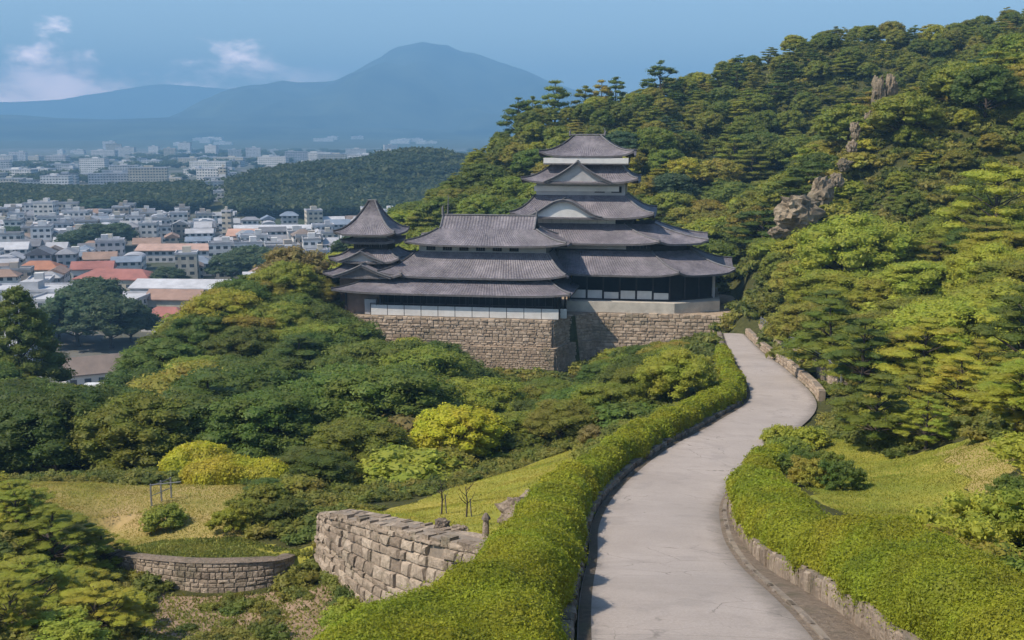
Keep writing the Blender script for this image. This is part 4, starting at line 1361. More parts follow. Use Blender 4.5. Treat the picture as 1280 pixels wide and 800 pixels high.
# hero trees first: (style, u, d, top v, height scale, colour, label)
HERO = [
    # (style, u, v_top, d, base z or None, colour, wide, label)
    ('cedar', 18, 352, 150, DG, 1.05, 'dark dome-shaped conifer at the left edge before the town'),
    ('broad', 366, 306, 168, RB, 1.05, 'russet-topped tree crowning the wooded knoll left of the castle'),
    ('broad', 330, 345, 160, OL, 1.2, 'olive tree just below the russet tree on the wooded knoll'),
    ('broad', 395, 345, 164, OL, 1.1, 'olive brown tree between the knoll top and the castle turret'),
    ('broad', 258, 375, 152, DG, 1.2, 'dark green tree on the left shoulder of the wooded knoll'),
    ('broad', 300, 345, 156, DG, 1.2, 'dark tree on the left flank of the knoll, just under the olive one'),
    ('broad', 232, 392, 150, MG, 1.2, 'mid green tree low on the left flank of the knoll'),
    ('broad', 205, 414, 146, DG, 1.2, 'dark tree at the lower left end of the knoll above the white house'),
    ('broad', 345, 375, 148, MG, 1.3, 'full green crown in the middle of the knoll'),
    ('broad', 300, 405, 140, DG, 1.35, 'big dark crown in front of the knoll'),
    ('broad', 385, 400, 142, MG, 1.3, 'round green crown right below the knoll beside the bastion'),
    ('broad', 250, 440, 130, MG, 1.4, 'large green crown at the foot of the knoll'),
    ('broad', 350, 455, 122, DG, 1.4, 'large dark crown between knoll and maple'),
    ('broad', 415, 490, 105, MG, 1.3, 'grey green crown halfway between bastion and retaining wall'),
    ('broad', 610, 470, 118, DG, 1.2, 'dark green crown right under the bastion corner'),
    ('broad', 660, 480, 108, MG, 1.2, 'green crown below the shaded corner of the castle wall'),
    ('broad', 700, 500, 98, DG, 1.1, 'dark green crown behind the tip of the small lawn'),
    ('broad', 800, 440, 118, MG, 1.2, 'bushy green crown under the pinkish wall beside the hedge'),
    ('broad', 850, 425, 130, OL, 1.1, 'olive crown climbing towards the right hall wall'),
    ('broad', 470, 418, 132, DG, 1.35, 'big dark green tree in front of the bastion below the turret'),
    ('broad', 525, 428, 128, MG, 1.25, 'green rounded tree before the white railing wall'),
    ('broad', 430, 440, 126, DG, 1.2, 'dark tree left of the big tree below the turret'),
    ('round', 572, 505, 84, (.36, .32, .022), 1.1, 'bright yellow-green round maple behind the small lawn'),
    ('pine', 1040, 372, 98, MG, 1.15, 'tall layered pine standing beside the far bend of the road'),
    ('pine', 1082, 395, 84, DG, 1.0, 'dark-trunked pine with layered branches right of the road bend'),
    ('pine', 1160, 395, 80, YG, 1.25, 'yellow-green spreading pine with a forked trunk above the lawn'),
    ('pine', 1245, 455, 66, LG, 1.1, 'bright green pine at the right edge above the lawn'),
    ('pine', 1285, 350, 72, DG, 1.0, 'dark pine cut by the right edge of the photo with a thick trunk'),
    ('bush', 1130, 492, 66, YG, 1.3, 'round clipped pine shrub beside the lawn with dark underside'),
    ('bush', 1085, 520, 68, YG, 1.2, 'smaller clipped shrub left of the round one at the lawn edge'),
    ('pine', 826, 72, 302, DG, .9, 'umbrella-shaped pine standing tallest on the ridge above the castle'),
    ('pine', 694, 98, 296, MG, .8, 'slender pine on the ridge, left of the group above the castle'),
    ('pine', 732, 104, 300, MG, .8, 'ridge pine left of the twin pines above the castle'),
    ('pine', 752, 98, 300, OL, .7, 'middle pine of the trio on the ridge above the castle'),
    ('pine', 770, 93, 300, DG, .7, 'right pine of the trio on the ridge above the castle'),
    ('pine', 648, 118, 292, DG, .8, 'dark pine where the ridge starts down towards the town'),
    ('pine', 666, 117, 292, MG, .6, 'narrow pine beside the dark one at the ridge shoulder'),
    ('pine', 902, 78, 306, DG, .8, 'small windblown pine on the ridge right of the umbrella pine'),
    ('pine', 922, 76, 306, DG, .8, 'rightmost small pine standing free on the ridge'),
    ('broad', 1075, 262, 138, LG, 1.2, 'large bright green tree on the slope below the rock spur'),
    ('broad', 1245, 300, 108, YG, 1.1, 'yellow-green tree near the right edge halfway up the slope'),
    ('pine', 1250, 195, 135, YG, 1.1, 'pale green pine near the right edge high on the slope'),
    ('pine', 60, 612, 56, LG, 1.0, 'layered green pine at the left edge below the dry terrace'),
    ('pine', 12, 596, 60, YG, 1.0, 'yellow-green pine at the far left beside the dry terrace'),
    ('pine', 30, 690, 46, LG, 1.0, 'near pine in the bottom left corner'),
    ('pine', 120, 725, 45, YG, 1.0, 'small light green pine at the bottom left beside the bare slope'),
    ('pine', 330, 595, 67, DG, 1.0, 'dark spreading pine above the low curved wall'),
    ('broad', 385, 560, 74, DG, 1.0, 'dark tree behind the left end of the tall retaining wall'),
    ('broad', 445, 520, 82, MG, 1.2, 'grey green tree behind the retaining wall, left of the yellow maple'),
    ('bush', 510, 555, 76, LG, 1.5, 'low light green shrub beside the yellow maple on the lawn edge'),
    ('bush', 560, 560, 77, OL, 1.2, 'low olive shrub under the yellow maple'),
    ('bush', 740, 545, 78, RB, .8, 'pinkish brown shrub against the long hedge at the lawn tip'),
    ('bush', 505, 512, 90, RB, 1.3, 'reddish brown shrub left of the yellow maple'),
    ('bush', 1215, 392, 92, RB, .8, 'bare reddish shrub among the pines on the right slope'),
    ('bush', 985, 560, 62, MG, 1.1, 'dark clipped shrub behind the upper end of the broad hedge'),
    ('bush', 1010, 548, 66, YG, 1.0, 'bright flat shrub reaching towards the road above the broad hedge'),
    ('bush', 1000, 592, 55, DG, .9, 'dark shrub in the middle of the clump behind the broad hedge'),
    ('bush', 1030, 590, 56, MG, .9, 'green shrub with a thin stem behind the broad hedge'),
    ('bush', 1012, 612, 51, OL, .9, 'olive shrub low in the clump behind the broad hedge'),
    ('bush', 1050, 618, 50, DG, .9, 'lowest dark shrub of the clump, next to the sloping grass'),
    ('bush', 978, 546, 67, YG, 1.0, 'yellow-green low shrub at the tip of the broad hedge by the road'),
    ('bush', 1215, 745, 25.5, OL, 1.0, 'olive shrub between the broad hedge end and the corner shrub'),
    ('bush', 1290, 690, 29, LG, 1.1, 'light shrub cut by the right edge above the corner shrub'),
    ('bush', 1245, 705, 30, LG, 1.0, 'light green shrub at the lower right edge of the grass bank'),
    ('bush', 1200, 735, 27, YG, 1.0, 'yellow-green shrub beside the lower end of the broad hedge'),
    ('bush', 1275, 740, 25, MG, 1.2, 'green shrub in the bottom right corner'),
    ('bush', 1270, 590, 40, DG, .9, 'dark bush at the right edge halfway down the grass bank'),
    ('bush', 310, 640, 62, MG, 1.2, 'green bush on the terrace between the clipped mound and the curved wall'),
    ('bush', 330, 622, 66, MG, 1.2, 'green shrub just right of the low clipped mound'),
    ('bush', 290, 655, 61, YG, 1.0, 'small yellow-green shrub above the middle of the low curved wall'),
    ('bush', 372, 608, 68, OL, 1.3, 'olive shrub between the clipped mound and the tall retaining wall'),
    ('bush', 205, 648, 63, MG, 1.0, 'green shrub below the short post fence'),
    ('bush', 430, 745, 49, LG, .9, 'light green weedy bush at the foot of the tall retaining wall'),
    ('bush', 450, 770, 46, YG, .8, 'yellowish weedy bush where the wall foot meets the long hedge'),
    ('bush', 360, 640, 62, DG, 1.1, 'dark bush above the right end of the low curved wall'),
]
HG = {(1040): 6.8, 1082: 6.5, 1160: 6.0, 1245: 5.5}
for st, u, vt, d, colr, wide, lab in HERO:
    x, y, zt = P(u, vt, d)
    z0 = hz(x, y)
    h = zt - z0
    if h < 1.2 or h > 22:
        LOG('HERO odd', lab, round(h, 1))
        h = min(max(h, 1.5), 14)
    if u < 140 and d < 62: h = min(h, 3.6)
    if st == 'bush' and u > 1190 and vt > 680: h = 1.9
    if st == 'bush' and h > 3.2:
        wide *= .75
    if st in ('broad', 'pine', 'round') and h < 6:
        wide *= 6 / max(h, 3)
    put_tree(st, x, y, h, colr, lab, wide=wide)
HEROXY = [(a, b) for a, b, c in TREES]
RGH = 0
def hero_near(x, y, r):
    return any((x - a) ** 2 + (y - b) ** 2 < r * r for a, b in HEROXY)
REG = {
    'far': ('dense mixed tree in the wood covering the hill behind the castle', 'trees of the hill wood behind the castle'),
    'spur': ('low wind-shaped tree or bush on the rocky slope right of the castle', 'trees on the rocky right slope'),
    'left': ('dark green tree in the dense wood left below the castle', 'trees of the wood below the castle'),
    'thick': ('bushy tree in the thicket between castle wall and long hedge', 'thicket trees under the castle wall'),
    'corner': ('light green pine in the bottom left corner beside the bare slope', 'bottom left corner pines'),
}
SILU = [-60, 0, 75, 165, 185, 215, 250, 290, 330, 366, 400, 425, 445, 500, 556, 572, 690, 735, 750, 790, 860, 895, 915]
SILV = [440, 450, 482, 480, 445, 408, 382, 352, 326, 312, 328, 358, 405, 418, 425, 470, 472, 482, 450, 430, 425, 435, 470]
def scatter(reg, x0, x1, y0, y1, sp, test, styles, hr, cols, wide=(1.0, 1.25), seed=1):
    rg = random.Random(seed)
    lab, grp = REG[reg]
    n = 0
    y = y0
    while y < y1:
        x = x0 + (sp / 2 if int((y - y0) / sp) % 2 else 0)
        while x < x1:
            px, py = x + rg.uniform(-.38, .38) * sp, y + rg.uniform(-.38, .38) * sp
            st = rg.choices([s[0] for s in styles], [s[1] for s in styles])[0]
            h = rg.uniform(*hr) * (.45 if st == 'bush' else 1) * (.68 if py > 262 else 1)
            if reg == 'spur' and py > 148: h *= .62
            colr = rg.choices([c[0] for c in cols], [c[1] for c in cols])[0]
            wd = rg.uniform(*wide) * (1.5 if st == 'bush' else 1)
            x += sp
            z = hz(px, py)
            if not test(px, py, z) or not inframe(px, py, z + h * .7, 50, 40):
                continue
            if reg in ('left', 'thick'):
                uu = proj(px, py, z)[0]
                vm = float(np.interp(uu, SILU, SILV))
                dd = math.hypot(px, py)
                ztop = CAMZ - (SP + CP * (vm - 400) / FPX) / (CP - SP * (vm - 400) / FPX) * py
                if z + h > ztop: h = ztop - z
                elif py > 120 and z + h * 1.5 > ztop and 170 < uu < 430: h = ztop - z - rg.uniform(0, 1.2)
                if h < 1.6: continue
            if hero_near(px, py, sp * .55) or not free_of_road(px, py, 4.2) or on_castle(px, py, 2.5 if py < 180 else 1):
                continue
            if on_ridge(px, py, 3.2) or on_ridge(px, py + 5, 3.0):
                continue
            if not visible(px, py, z + h):
                continue
            CAND.append((h / math.hypot(px, py), st, px, py, h, colr, lab, grp, z, wd))
            n += 1
        y += sp * .87
    LOG('scatter', reg, n)
LAWNS = [LAWN, TERR, LOWT, SLOPE, RLAWN]
def no_lawn(x, y, m=0):
    return not any(bool(inpoly(np.array([x]), np.array([y]), p)[0]) for p in LAWNS)
scatter('far', -60, 175, 186, 335, 8.0, lambda x, y, z: z > 14, [('broad', 6), ('pine', 2)], (6.5, 9.5),
        [(DG, 4), (MG, 5), (OL, 1.5), (YG, 1.3), (BG, .6)], (1.1, 1.45), 11)
scatter('spur', 24, 125, 86, 186, 6.6, lambda x, y, z: x > 24 + max(0, (100 - y)) * .1 and no_lawn(x, y) and proj(x, y, z)[0] > 935, [('broad', 6), ('pine', 1.5), ('bush', 2)], (4.4, 7.2),
        [(YG, 4), (LG, 4), (MG, 3), (OL, 1.5), (DG, 1)], (1.2, 1.6), 12)
for q, (u, v, d) in enumerate([(1012, 285, 163), (990, 292, 160), (1040, 240, 170), (1052, 222, 173), (1066, 200, 177), (1076, 176, 182), (1084, 160, 186), (1100, 142, 190), (1118, 132, 194), (1020, 262, 166), (965, 285, 163), (1046, 186, 183), (1036, 208, 180)]):
    x, y, z = P(u, v, d)
    CAND.append((1, 'bush', x, y, 2.4 + (q % 3) * .5, (YG, LG, OL)[q % 3], REG['spur'][0], REG['spur'][1], hz(x, y), 1.3))
scatter('spur', 14, 60, 44, 90, 4.6, lambda x, y, z: no_lawn(x, y) and proj(x, y, z)[0] > 1030 and proj(x, y, z)[1] < 590, [('pine', 4), ('bush', 3)], (3.0, 5.0),
        [(YG, 4), (LG, 3), (MG, 2), (OL, 2)], (1.1, 1.4), 13)
scatter('left', -82, -3, 80, 182, 7.0, lambda x, y, z: z > 20 and no_lawn(x, y) and not (y < 92 and x > -8) and not (y < 86 and x < -12), [('broad', 7), ('pine', 2)], (6.5, 9.5),
        [((.085, .120, .022), 5), (DG, 3), (MG, 3), (OL, .5), (YG, .35)], (1.15, 1.45), 14)
scatter('thick', -6, 28, 82, 152, 4.6, lambda x, y, z: no_lawn(x, y) and free_of_road(x, y, 5.0), [('broad', 4), ('bush', 4)], (3.6, 5.2),
        [(DG, 4), (MG, 4), (OL, .8), (LG, .6)], (1.1, 1.4), 15)
scatter('corner', -40, -15, 34, 66, 3.6, lambda x, y, z: no_lawn(x, y) and proj(x, y, z)[0] < 200, [('pine', 4), ('bush', 3)], (2.4, 3.4),
        [(YG, 3), (LG, 4), (MG, 2)], (1.1, 1.4), 16)
scatter('left', -24, -10, 58, 78, 4.6, lambda x, y, z: no_lawn(x, y) and 255 < proj(x, y, z)[0] < 395 and proj(x, y, z)[1] < 690, [('pine', 3), ('bush', 4)], (2.6, 4.2),
        [(DG, 3), (MG, 3), (OL, 1)], (1.1, 1.4), 17)

REST = []
for st in ('broad', 'pine', 'bush'):
    cs = sorted([c for c in CAND if c[1] == st], reverse=True)
    cap = {'broad': 285, 'pine': 255, 'bush': 240}[st]
    for c in cs[:cap]:
        _, st_, px, py, h, colr, lab, grp, z, wd = c
        if grp.startswith('trees of the hill'):
            lab = {'broad': 'leafy tree', 'pine': 'layered pine'}[st_] + ' in the dense wood covering the hill behind the castle'
        elif grp.startswith('trees on the rocky'):
            lab = {'broad': 'low leafy tree', 'pine': 'layered pine', 'bush': 'low bush'}[st_] + ' on the rocky slope right of the castle'
        elif grp.startswith('trees of the wood below'):
            lab = {'broad': 'leafy tree', 'pine': 'layered pine', 'bush': 'low bush'}[st_] + ' in the dense wood left below the castle'
        elif grp.startswith('thicket'):
            lab = {'broad': 'bushy tree', 'bush': 'low shrub'}[st_] + ' in the thicket between castle wall and long hedge'
        else:
            lab = {'pine': 'light green pine', 'bush': 'light green bush'}[st_] + ' in the bottom left corner beside the bare slope'
        put_tree(st_, px, py, h, colr, lab, grp + (', ' + NAMES[st_][1] + 's'), z=z, wide=wd)
    REST += cs[cap:]
    LOG(st, len(cs))

# ------------------------------------------------------------------ ground cover as stuff, instanced clumps
def clump_object(name, mat, seed, leaf, dens):
    rg = random.Random(seed)
    pads = []
    for i in range(9):
        a = i * 2.4
        q = rg.uniform(.2, .8)
        pr = rg.uniform(.35, .6)
        pads.append(((q * math.cos(a), q * math.sin(a), rg.uniform(.1, .45)), (pr, pr, pr * .55)))
    me = pads_mesh(name, pads, leaf, dens, seed)
    me.materials.clear(); me.materials.append(mat)
    return bpy.data.objects.new(name, me)
def gn_scatter(name, pts, scales, rots, inst, label, cat):
    me = bpy.data.meshes.new(name)
    me.vertices.add(len(pts))
    me.vertices.foreach_set('co', np.asarray(pts, np.float32).ravel())
    a = me.attributes.new('sc', 'FLOAT', 'POINT'); a.data.foreach_set('value', np.asarray(scales, np.float32))
    a = me.attributes.new('rot', 'FLOAT_VECTOR', 'POINT')
    a.data.foreach_set('vector', np.asarray(rots, np.float32).ravel())
    o = link(name, me)
    ng = bpy.data.node_groups.new(name + '_nodes', 'GeometryNodeTree')
    ng.interface.new_socket('Geometry', in_out='INPUT', socket_type='NodeSocketGeometry')
    ng.interface.new_socket('Geometry', in_out='OUTPUT', socket_type='NodeSocketGeometry')
    gi = ng.nodes.new('NodeGroupInput'); go = ng.nodes.new('NodeGroupOutput')
    s = ng.nodes.new('GeometryNodeInputNamedAttribute'); s.data_type = 'FLOAT'; s.inputs['Name'].default_value = 'sc'
    r = ng.nodes.new('GeometryNodeInputNamedAttribute'); r.data_type = 'FLOAT_VECTOR'; r.inputs['Name'].default_value = 'rot'
    e2r = ng.nodes.new('FunctionNodeEulerToRotation')
    ng.links.new(r.outputs[0], e2r.inputs[0])
    insts = inst if isinstance(inst, list) else [inst]
    jn = ng.nodes.new('GeometryNodeJoinGeometry')
    kk = me.attributes.new('which', 'INT', 'POINT')
    kk.data.foreach_set('value', np.random.default_rng(len(pts)).integers(0, len(insts), len(pts)).astype(np.int32))
    for q, ob in enumerate(insts):
        ip = ng.nodes.new('GeometryNodeInstanceOnPoints')
        oi = ng.nodes.new('GeometryNodeObjectInfo')
        oi.inputs['Object'].default_value = ob
        oi.inputs['As Instance'].default_value = True
        wh = ng.nodes.new('GeometryNodeInputNamedAttribute'); wh.data_type = 'INT'; wh.inputs['Name'].default_value = 'which'
        cmp_ = ng.nodes.new('FunctionNodeCompare'); cmp_.data_type = 'INT'; cmp_.operation = 'EQUAL'
        ai = [i for i in cmp_.inputs if i.enabled and i.type == 'INT']
        ng.links.new(wh.outputs[0], ai[0]); ai[1].default_value = q
        ng.links.new(cmp_.outputs[0], ip.inputs['Selection'])
        ng.links.new(gi.outputs[0], ip.inputs['Points'])
        ng.links.new(oi.outputs['Geometry'], ip.inputs['Instance'])
        ng.links.new(s.outputs[0], ip.inputs['Scale'])
        ng.links.new(e2r.outputs[0], ip.inputs['Rotation'])
        ng.links.new(ip.outputs[0], jn.inputs[0])
    ng.links.new(jn.outputs[0], go.inputs[0])
    md = o.modifiers.new('scatter', 'NODES')
    md.node_group = ng
    return tag(o, label, cat, kind='stuff')
def scatter_pts(x0, x1, y0, y1, n, test, seed, sc):
    rg = np.random.default_rng(seed)
    x = rg.uniform(x0, x1, n); y = rg.uniform(y0, y1, n)
    z = height(x, y)
    zc = z - CAMZ
    d = y * CP - zc * SP
    u = 640 + FPX * x / np.maximum(d, .1); v = 400 - FPX * (y * SP + zc * CP) / np.maximum(d, .1)
    k = (d > 8) & (u > -80) & (u < 1360) & (v < 880) & test(x, y, z)
    dr = np.full(len(x), 99.0)
    i2 = np.where(k & (y < 150) & (np.abs(x) < 50))[0]
    q = np.hypot(x[i2][:, None] - RC[None, :, 0], y[i2][:, None] - RC[None, :, 1])
    j = q.argmin(1)
    dr[i2] = q[np.arange(len(i2)), j] - RC[j, 3] / 2
    k &= dr > 1.5
    a, b = w2c(x, y)
    k &= ~((a > -33) & (a < 28) & (b > np.where(a < 4, -2.2, 6.2)) & (b < 29))
    x, y, z = x[k], y[k], z[k]
    s = rg.uniform(*sc, len(x))
    r = np.stack([rg.uniform(-.2, .2, len(x)), rg.uniform(-.2, .2, len(x)), rg.uniform(0, 6.28, len(x))], 1)
    return np.stack([x, y, z - .05], 1), s, r
ar_ = lambda x, y: area(x, y)
cl1 = clump_object('leaf_clump', M['under'], 61, .10, 190)
cl2 = clump_object('leaf_clump', M['under'], 62, .17, 70)
p, s, r = scatter_pts(-60, 60, 22, 110, 9000, lambda x, y, z: (area(x, y) == 0) & ~((x > -6) & (x < 14) & (y < 62)), 71, (.45, 1.15))
LOG('under', len(p)); gn_scatter('undergrowth', p, s, r, cl1, 'low leafy undergrowth covering the banks and wood floor', 'undergrowth')
p3, s3, r3 = scatter_pts(-32, -2, 34, 60, 900, lambda x, y, z: (area(x, y) == 3) & (wav(x, y, 7, 12) > -.1) & ~((x > -6) & (y < 42)), 75, (.3, .8))
gn_scatter('undergrowth', p3, s3, r3, cl1, 'tufts and weeds scattered over the bare slope at the bottom left', 'undergrowth')
p, s, r = scatter_pts(-70, 175, 110, 335, 16000, lambda x, y, z: (area(x, y) == 0) & (z > 6), 72, (.9, 2.2))
LOG('under2', len(p)); gn_scatter('undergrowth', p, s, r, cl2, 'far bushes and ground cover between the trees of the slopes', 'undergrowth')
# the smallest-looking trees of the hill wood, past the 300 that show largest
M['hillleaf'] = leaf_mat('hill wood leaf', [(0.0, DG), (.3, MG), (.6, OL), (.8, DG), (1.0, YG)])
ins = []
for st, q in (('broad', 0), ('broad', 1), ('broad', 2), ('pine', 0)):
    m2 = PROTO[st, 'far'][q][0].copy(); m2.materials.clear(); m2.materials.append(M['hillleaf'])
    ins.append(bpy.data.objects.new('hill_tree', m2))
if REST:
    gn_scatter('hill_wood', [(c[2], c[3], c[8] - .1) for c in REST], [c[4] / 8.2 * 1.12 for c in REST], [(0, 0, c[2] * 7) for c in REST], ins,
               'farthest small-looking trees of the wood on the upper hill', 'wood')
# far woods as mass
fw = clump_object('wood_clump', M['farleaf'], 63, .13, 90)
def wood_mass(x0, x1, y0, y1, n, test, seed, sc, lab):
    rg = np.random.default_rng(seed)
    x = rg.uniform(x0, x1, n); y = rg.uniform(y0, y1, n); z = height(x, y)
    zc = z + 6 - CAMZ; d = y * CP - zc * SP; u = 640 + FPX * x / d
    k = test(x, y, z) & (u > -60) & (u < 700)
    x, y, z = x[k], y[k], z[k]
    s = rg.uniform(*sc, len(x))
    r = np.stack([0 * x, 0 * x, rg.uniform(0, 6.28, len(x))], 1)
    LOG(lab, len(x))
    gn_scatter('far_wood', np.stack([x, y, z + s * .25], 1), s, r, fw, lab, 'wood')
sad = lambda x, y: (x / y < -.25) & (x / y > -.285) & (y < 1040)
wood_mass(-420, 260, 700, 1150, 14000, lambda x, y, z: (z > 2.5) & (x > -330) & ~sad(x, y), 81, (4, 13), 'hazy wooded hill beyond the town, behind the castle')
wood_mass(-700, -330, 740, 1100, 6000, lambda x, y, z: (z > 2.2) & ~sad(x, y), 82, (4, 11), 'dark band of woods dividing the near town from the far one')
# a flat belt of scattered greenery far off between the apartment blocks
wood_mass(-900, 300, 1200, 3400, 1500, lambda x, y, z: (wav(x, y, 500, 25) > .1), 83, (8, 16), 'scattered far trees between the distant apartment blocks')

# ------------------------------------------------------------------ hedges
def hedge(name, C, W, Hh, seed, label, colr, leafk=.0020, base=None, jit=.5, lean=None):
    """C n x 3 centre on the ground, W half widths, Hh heights"""
    n = len(C)
    t = tangents(C)
    nr = np.stack([t[:, 1], -t[:, 0]], 1)
    m = 22
    V = np.zeros((n, m, 3))
    for i in range(n):
        for j in range(m):
            a = math.pi * (j / (m - 1))
            ca, sa = math.cos(a), math.sin(a)
            e = .62
            px = -math.copysign(abs(ca) ** e, ca) * W[i]
            pz = abs(sa) ** e * Hh[i]
            zz = C[i, 2] + (base[i] if base is not None else 0)
            p = Vector((C[i, 0] + nr[i, 0] * px, C[i, 1] + nr[i, 1] * px, zz + pz))
            f1 = noise.noise(p * .55 + Vector((seed, 0, 0))) * .46 + noise.noise(p * 1.5 + Vector((0, seed, 0))) * .24 + noise.noise(p * 3.6) * .07
            q = Vector((nr[i, 0] * px / max(W[i], .1), nr[i, 1] * px / max(W[i], .1), sa))
            q.normalize()
            p += q * f1 * min(1, pz / .4 + .25)
            V[i, j] = p
    k = (np.arange(n - 1)[:, None] * m + np.arange(m - 1)[None]).ravel()
    Q = np.stack([k, k + 1, k + m + 1, k + m], 1)
    ends = [list(range(m))[::-1], list(range((n - 1) * m, n * m))]
    Vf = V.reshape(-1, 3)
    rg = np.random.default_rng(seed)
    A, B, Cc, D = (Vf[Q[:, i]] for i in range(4))
    cr = np.cross(B - A, D - A)
    ar = np.linalg.norm(cr, axis=1)
    nn = cr / (ar[:, None] + 1e-9)
    cen = (A + Cc) / 2
    up = np.einsum('ij,ij->i', nn, cen - np.repeat(C, m - 1, 0)[:len(nn)])
    nn[up < 0] *= -1
    dist = np.linalg.norm(cen - np.array([0, 0, CAMZ]), axis=1)
    lsz = np.maximum(.03, leafk * dist * .62)
    cnt = rg.poisson(ar * 1.15 / (lsz ** 2))
    fi = np.repeat(np.arange(len(Q)), cnt)
    u, v = rg.random(len(fi))[:, None], rg.random(len(fi))[:, None]
    Pn = (A[fi] * (1 - u) + B[fi] * u) * (1 - v) + (D[fi] * (1 - u) + Cc[fi] * u) * v
    Pn += nn[fi] * (rg.uniform(-.02, .09, len(fi)) + (rg.random(len(fi)) < .10) * rg.uniform(0, .17, len(fi)))[:, None]
    LV, LQ = leaf_geo(Pn, nn[fi] * .7 + np.array([0, 0, .3]), lsz[fi], .5, rg, jit)
    big = np.array([noise.noise(Vector(p) * .8) for p in cen])
    ti = np.clip(.52 + big[fi] * .35 + rg.normal(0, .14, len(fi)), 0, 1)
    # end caps
    off = len(Vf)
    me = np_mesh(name, np.concatenate([Vf, LV]), np.concatenate([Q, LQ + off]), [LM], T=[(e[0], e[i], e[i + 1]) for e in ends for i in range(1, m - 1)],
                 tint=np.concatenate([np.full(off, .25), np.repeat(ti, 4)]))
    o = link(name, me)
    o.color = (*colr, 1)
    LOG(name, len(fi))
    return tag(o, label, 'hedge')
HCOL = (.215, .235, .016)
sy = [4, 12, 18, 24, 30, 36, 43, 52, 62, 74, 88, 104, 118, 126]
i = idx_range(3, 119)
HW = ([4, 16, 18.5, 20, 22.5, 30, 42, 50, 60, 80, 100, 119], [3.4, 2.7, 2.1, 1.6, 1.2, 1.15, 1.1, .9, .85, .95, .8, .5])
wl = np.interp(RL[i][:, 1], *HW)
Cc = offset(RL[i], RN[i], -(wl + .35))
Cc = resample(Cc, .5)
wl = np.interp(Cc[:, 1], *HW)
hh = np.interp(Cc[:, 1], [4, 30, 60, 100, 119], [1.35, 1.4, 1.35, 1.2, .9])
hedge('long_hedge', Cc - np.array([0, 0, .25]), wl, hh + .25, 5, 'long winding green hedge along the left side of the road', HCOL)
i = idx_range(4, 60)
gap = RGAP[i]
wr = np.interp(RR[i][:, 1], [4, 20, 30, 45, 56, 60], [1.5, 1.45, 1.35, 1.1, .85, .6])
Cr = offset(RR[i], RN[i], gap + wr + .1)
Cr = resample(Cr, .45)
wr = np.interp(Cr[:, 1], [4, 20, 30, 45, 56, 60], [1.5, 1.45, 1.35, 1.1, .85, .6])
hr_ = np.interp(Cr[:, 1], [4, 30, 50, 60], [1.45, 1.45, 1.2, .7])
hedge('broad_hedge', Cr + np.array([0, 0, .3]), wr, hr_, 8, 'broad rounded hedge on the low stone wall right of the road', HCOL)
# clipped mounds on the left terrace
def mound(u, v, d, lx, ly, h, rz, label, colr, seed):
    x, y, z = P(u, v, d); z = hz(x, y); LOG('mound', x, y, z, proj(x, y, z + h))
    n = 26
    s = np.linspace(-1, 1, n)
    C = np.stack([x + s * lx * math.cos(rz), y + s * lx * math.sin(rz), np.full(n, z)], 1)
    e = np.sqrt(np.maximum(1 - np.abs(s) ** 3, .02))
    hedge('clipped_hedge', C, ly * e, h * e ** .7, seed, label, colr)
mound(246, 572, 78, 2.7, 1.6, 2.3, .15, 'flat-topped clipped yellow hedge block at the edge of the dry terrace', (.40, .37, .03), 11)
mound(300, 590, 73, 4.2, 1.5, 1.5, -.1, 'low yellow-green clipped hedge mound right of the flat-topped one', (.36, .34, .03), 12)

# ------------------------------------------------------------------ grass
def grass(poly_list, n, size, seed, colr, label):
    rg = np.random.default_rng(seed)
    PP = []
    for poly in poly_list:
        a = np.array(poly)
        x = rg.uniform(a[:, 0].min(), a[:, 0].max(), n); y = rg.uniform(a[:, 1].min(), a[:, 1].max(), n)
        k = inpoly(x, y, poly)
        x, y = x[k], y[k]
        PP.append(np.stack([x, y, height(x, y)], 1))
    Pn = np.concatenate(PP)
    h = rg.uniform(.5, 1.4, len(Pn)) * size
    a = rg.uniform(0, 6.28, len(Pn))
    dx = np.stack([np.cos(a), np.sin(a), 0 * a], 1) * (h * .45)[:, None]
    ln = np.stack([rg.normal(0, .5, len(Pn)), rg.normal(0, .5, len(Pn)), np.ones(len(Pn))], 1) * h[:, None]
    V = np.stack([Pn - dx - [0, 0, .02], Pn + dx - [0, 0, .02], Pn + dx * .5 + ln, Pn - dx * .5 + ln * .9], 1).reshape(-1, 3)
    ti = np.clip(.5 + .22 * wav(Pn[:, 0], Pn[:, 1], 5, 30) + rg.normal(0, .14, len(Pn)), 0, 1)
    me = np_mesh('grass', V, np.arange(len(V)).reshape(-1, 4), [LM], tint=np.repeat(ti, 4))
    o = link('grass', me); o.color = (*colr, 1)
    tag(o, label, 'grass', kind='stuff')
grass([LAWN], 50000, .05, 91, (.34, .31, .05), 'short sunlit grass on the small lawn behind the retaining wall')
grass([RLAWN], 110000, .045, 92, (.25, .26, .04), 'grass on the sloping bank right of the broad hedge')
grass([TERR], 60000, .05, 93, (.30, .27, .06), 'dry grass of the terrace at the left')
grass([SLOPE, LOWT], 16000, .10, 94, (.20, .21, .045), 'rough grass on the bare brown slope at the bottom left')

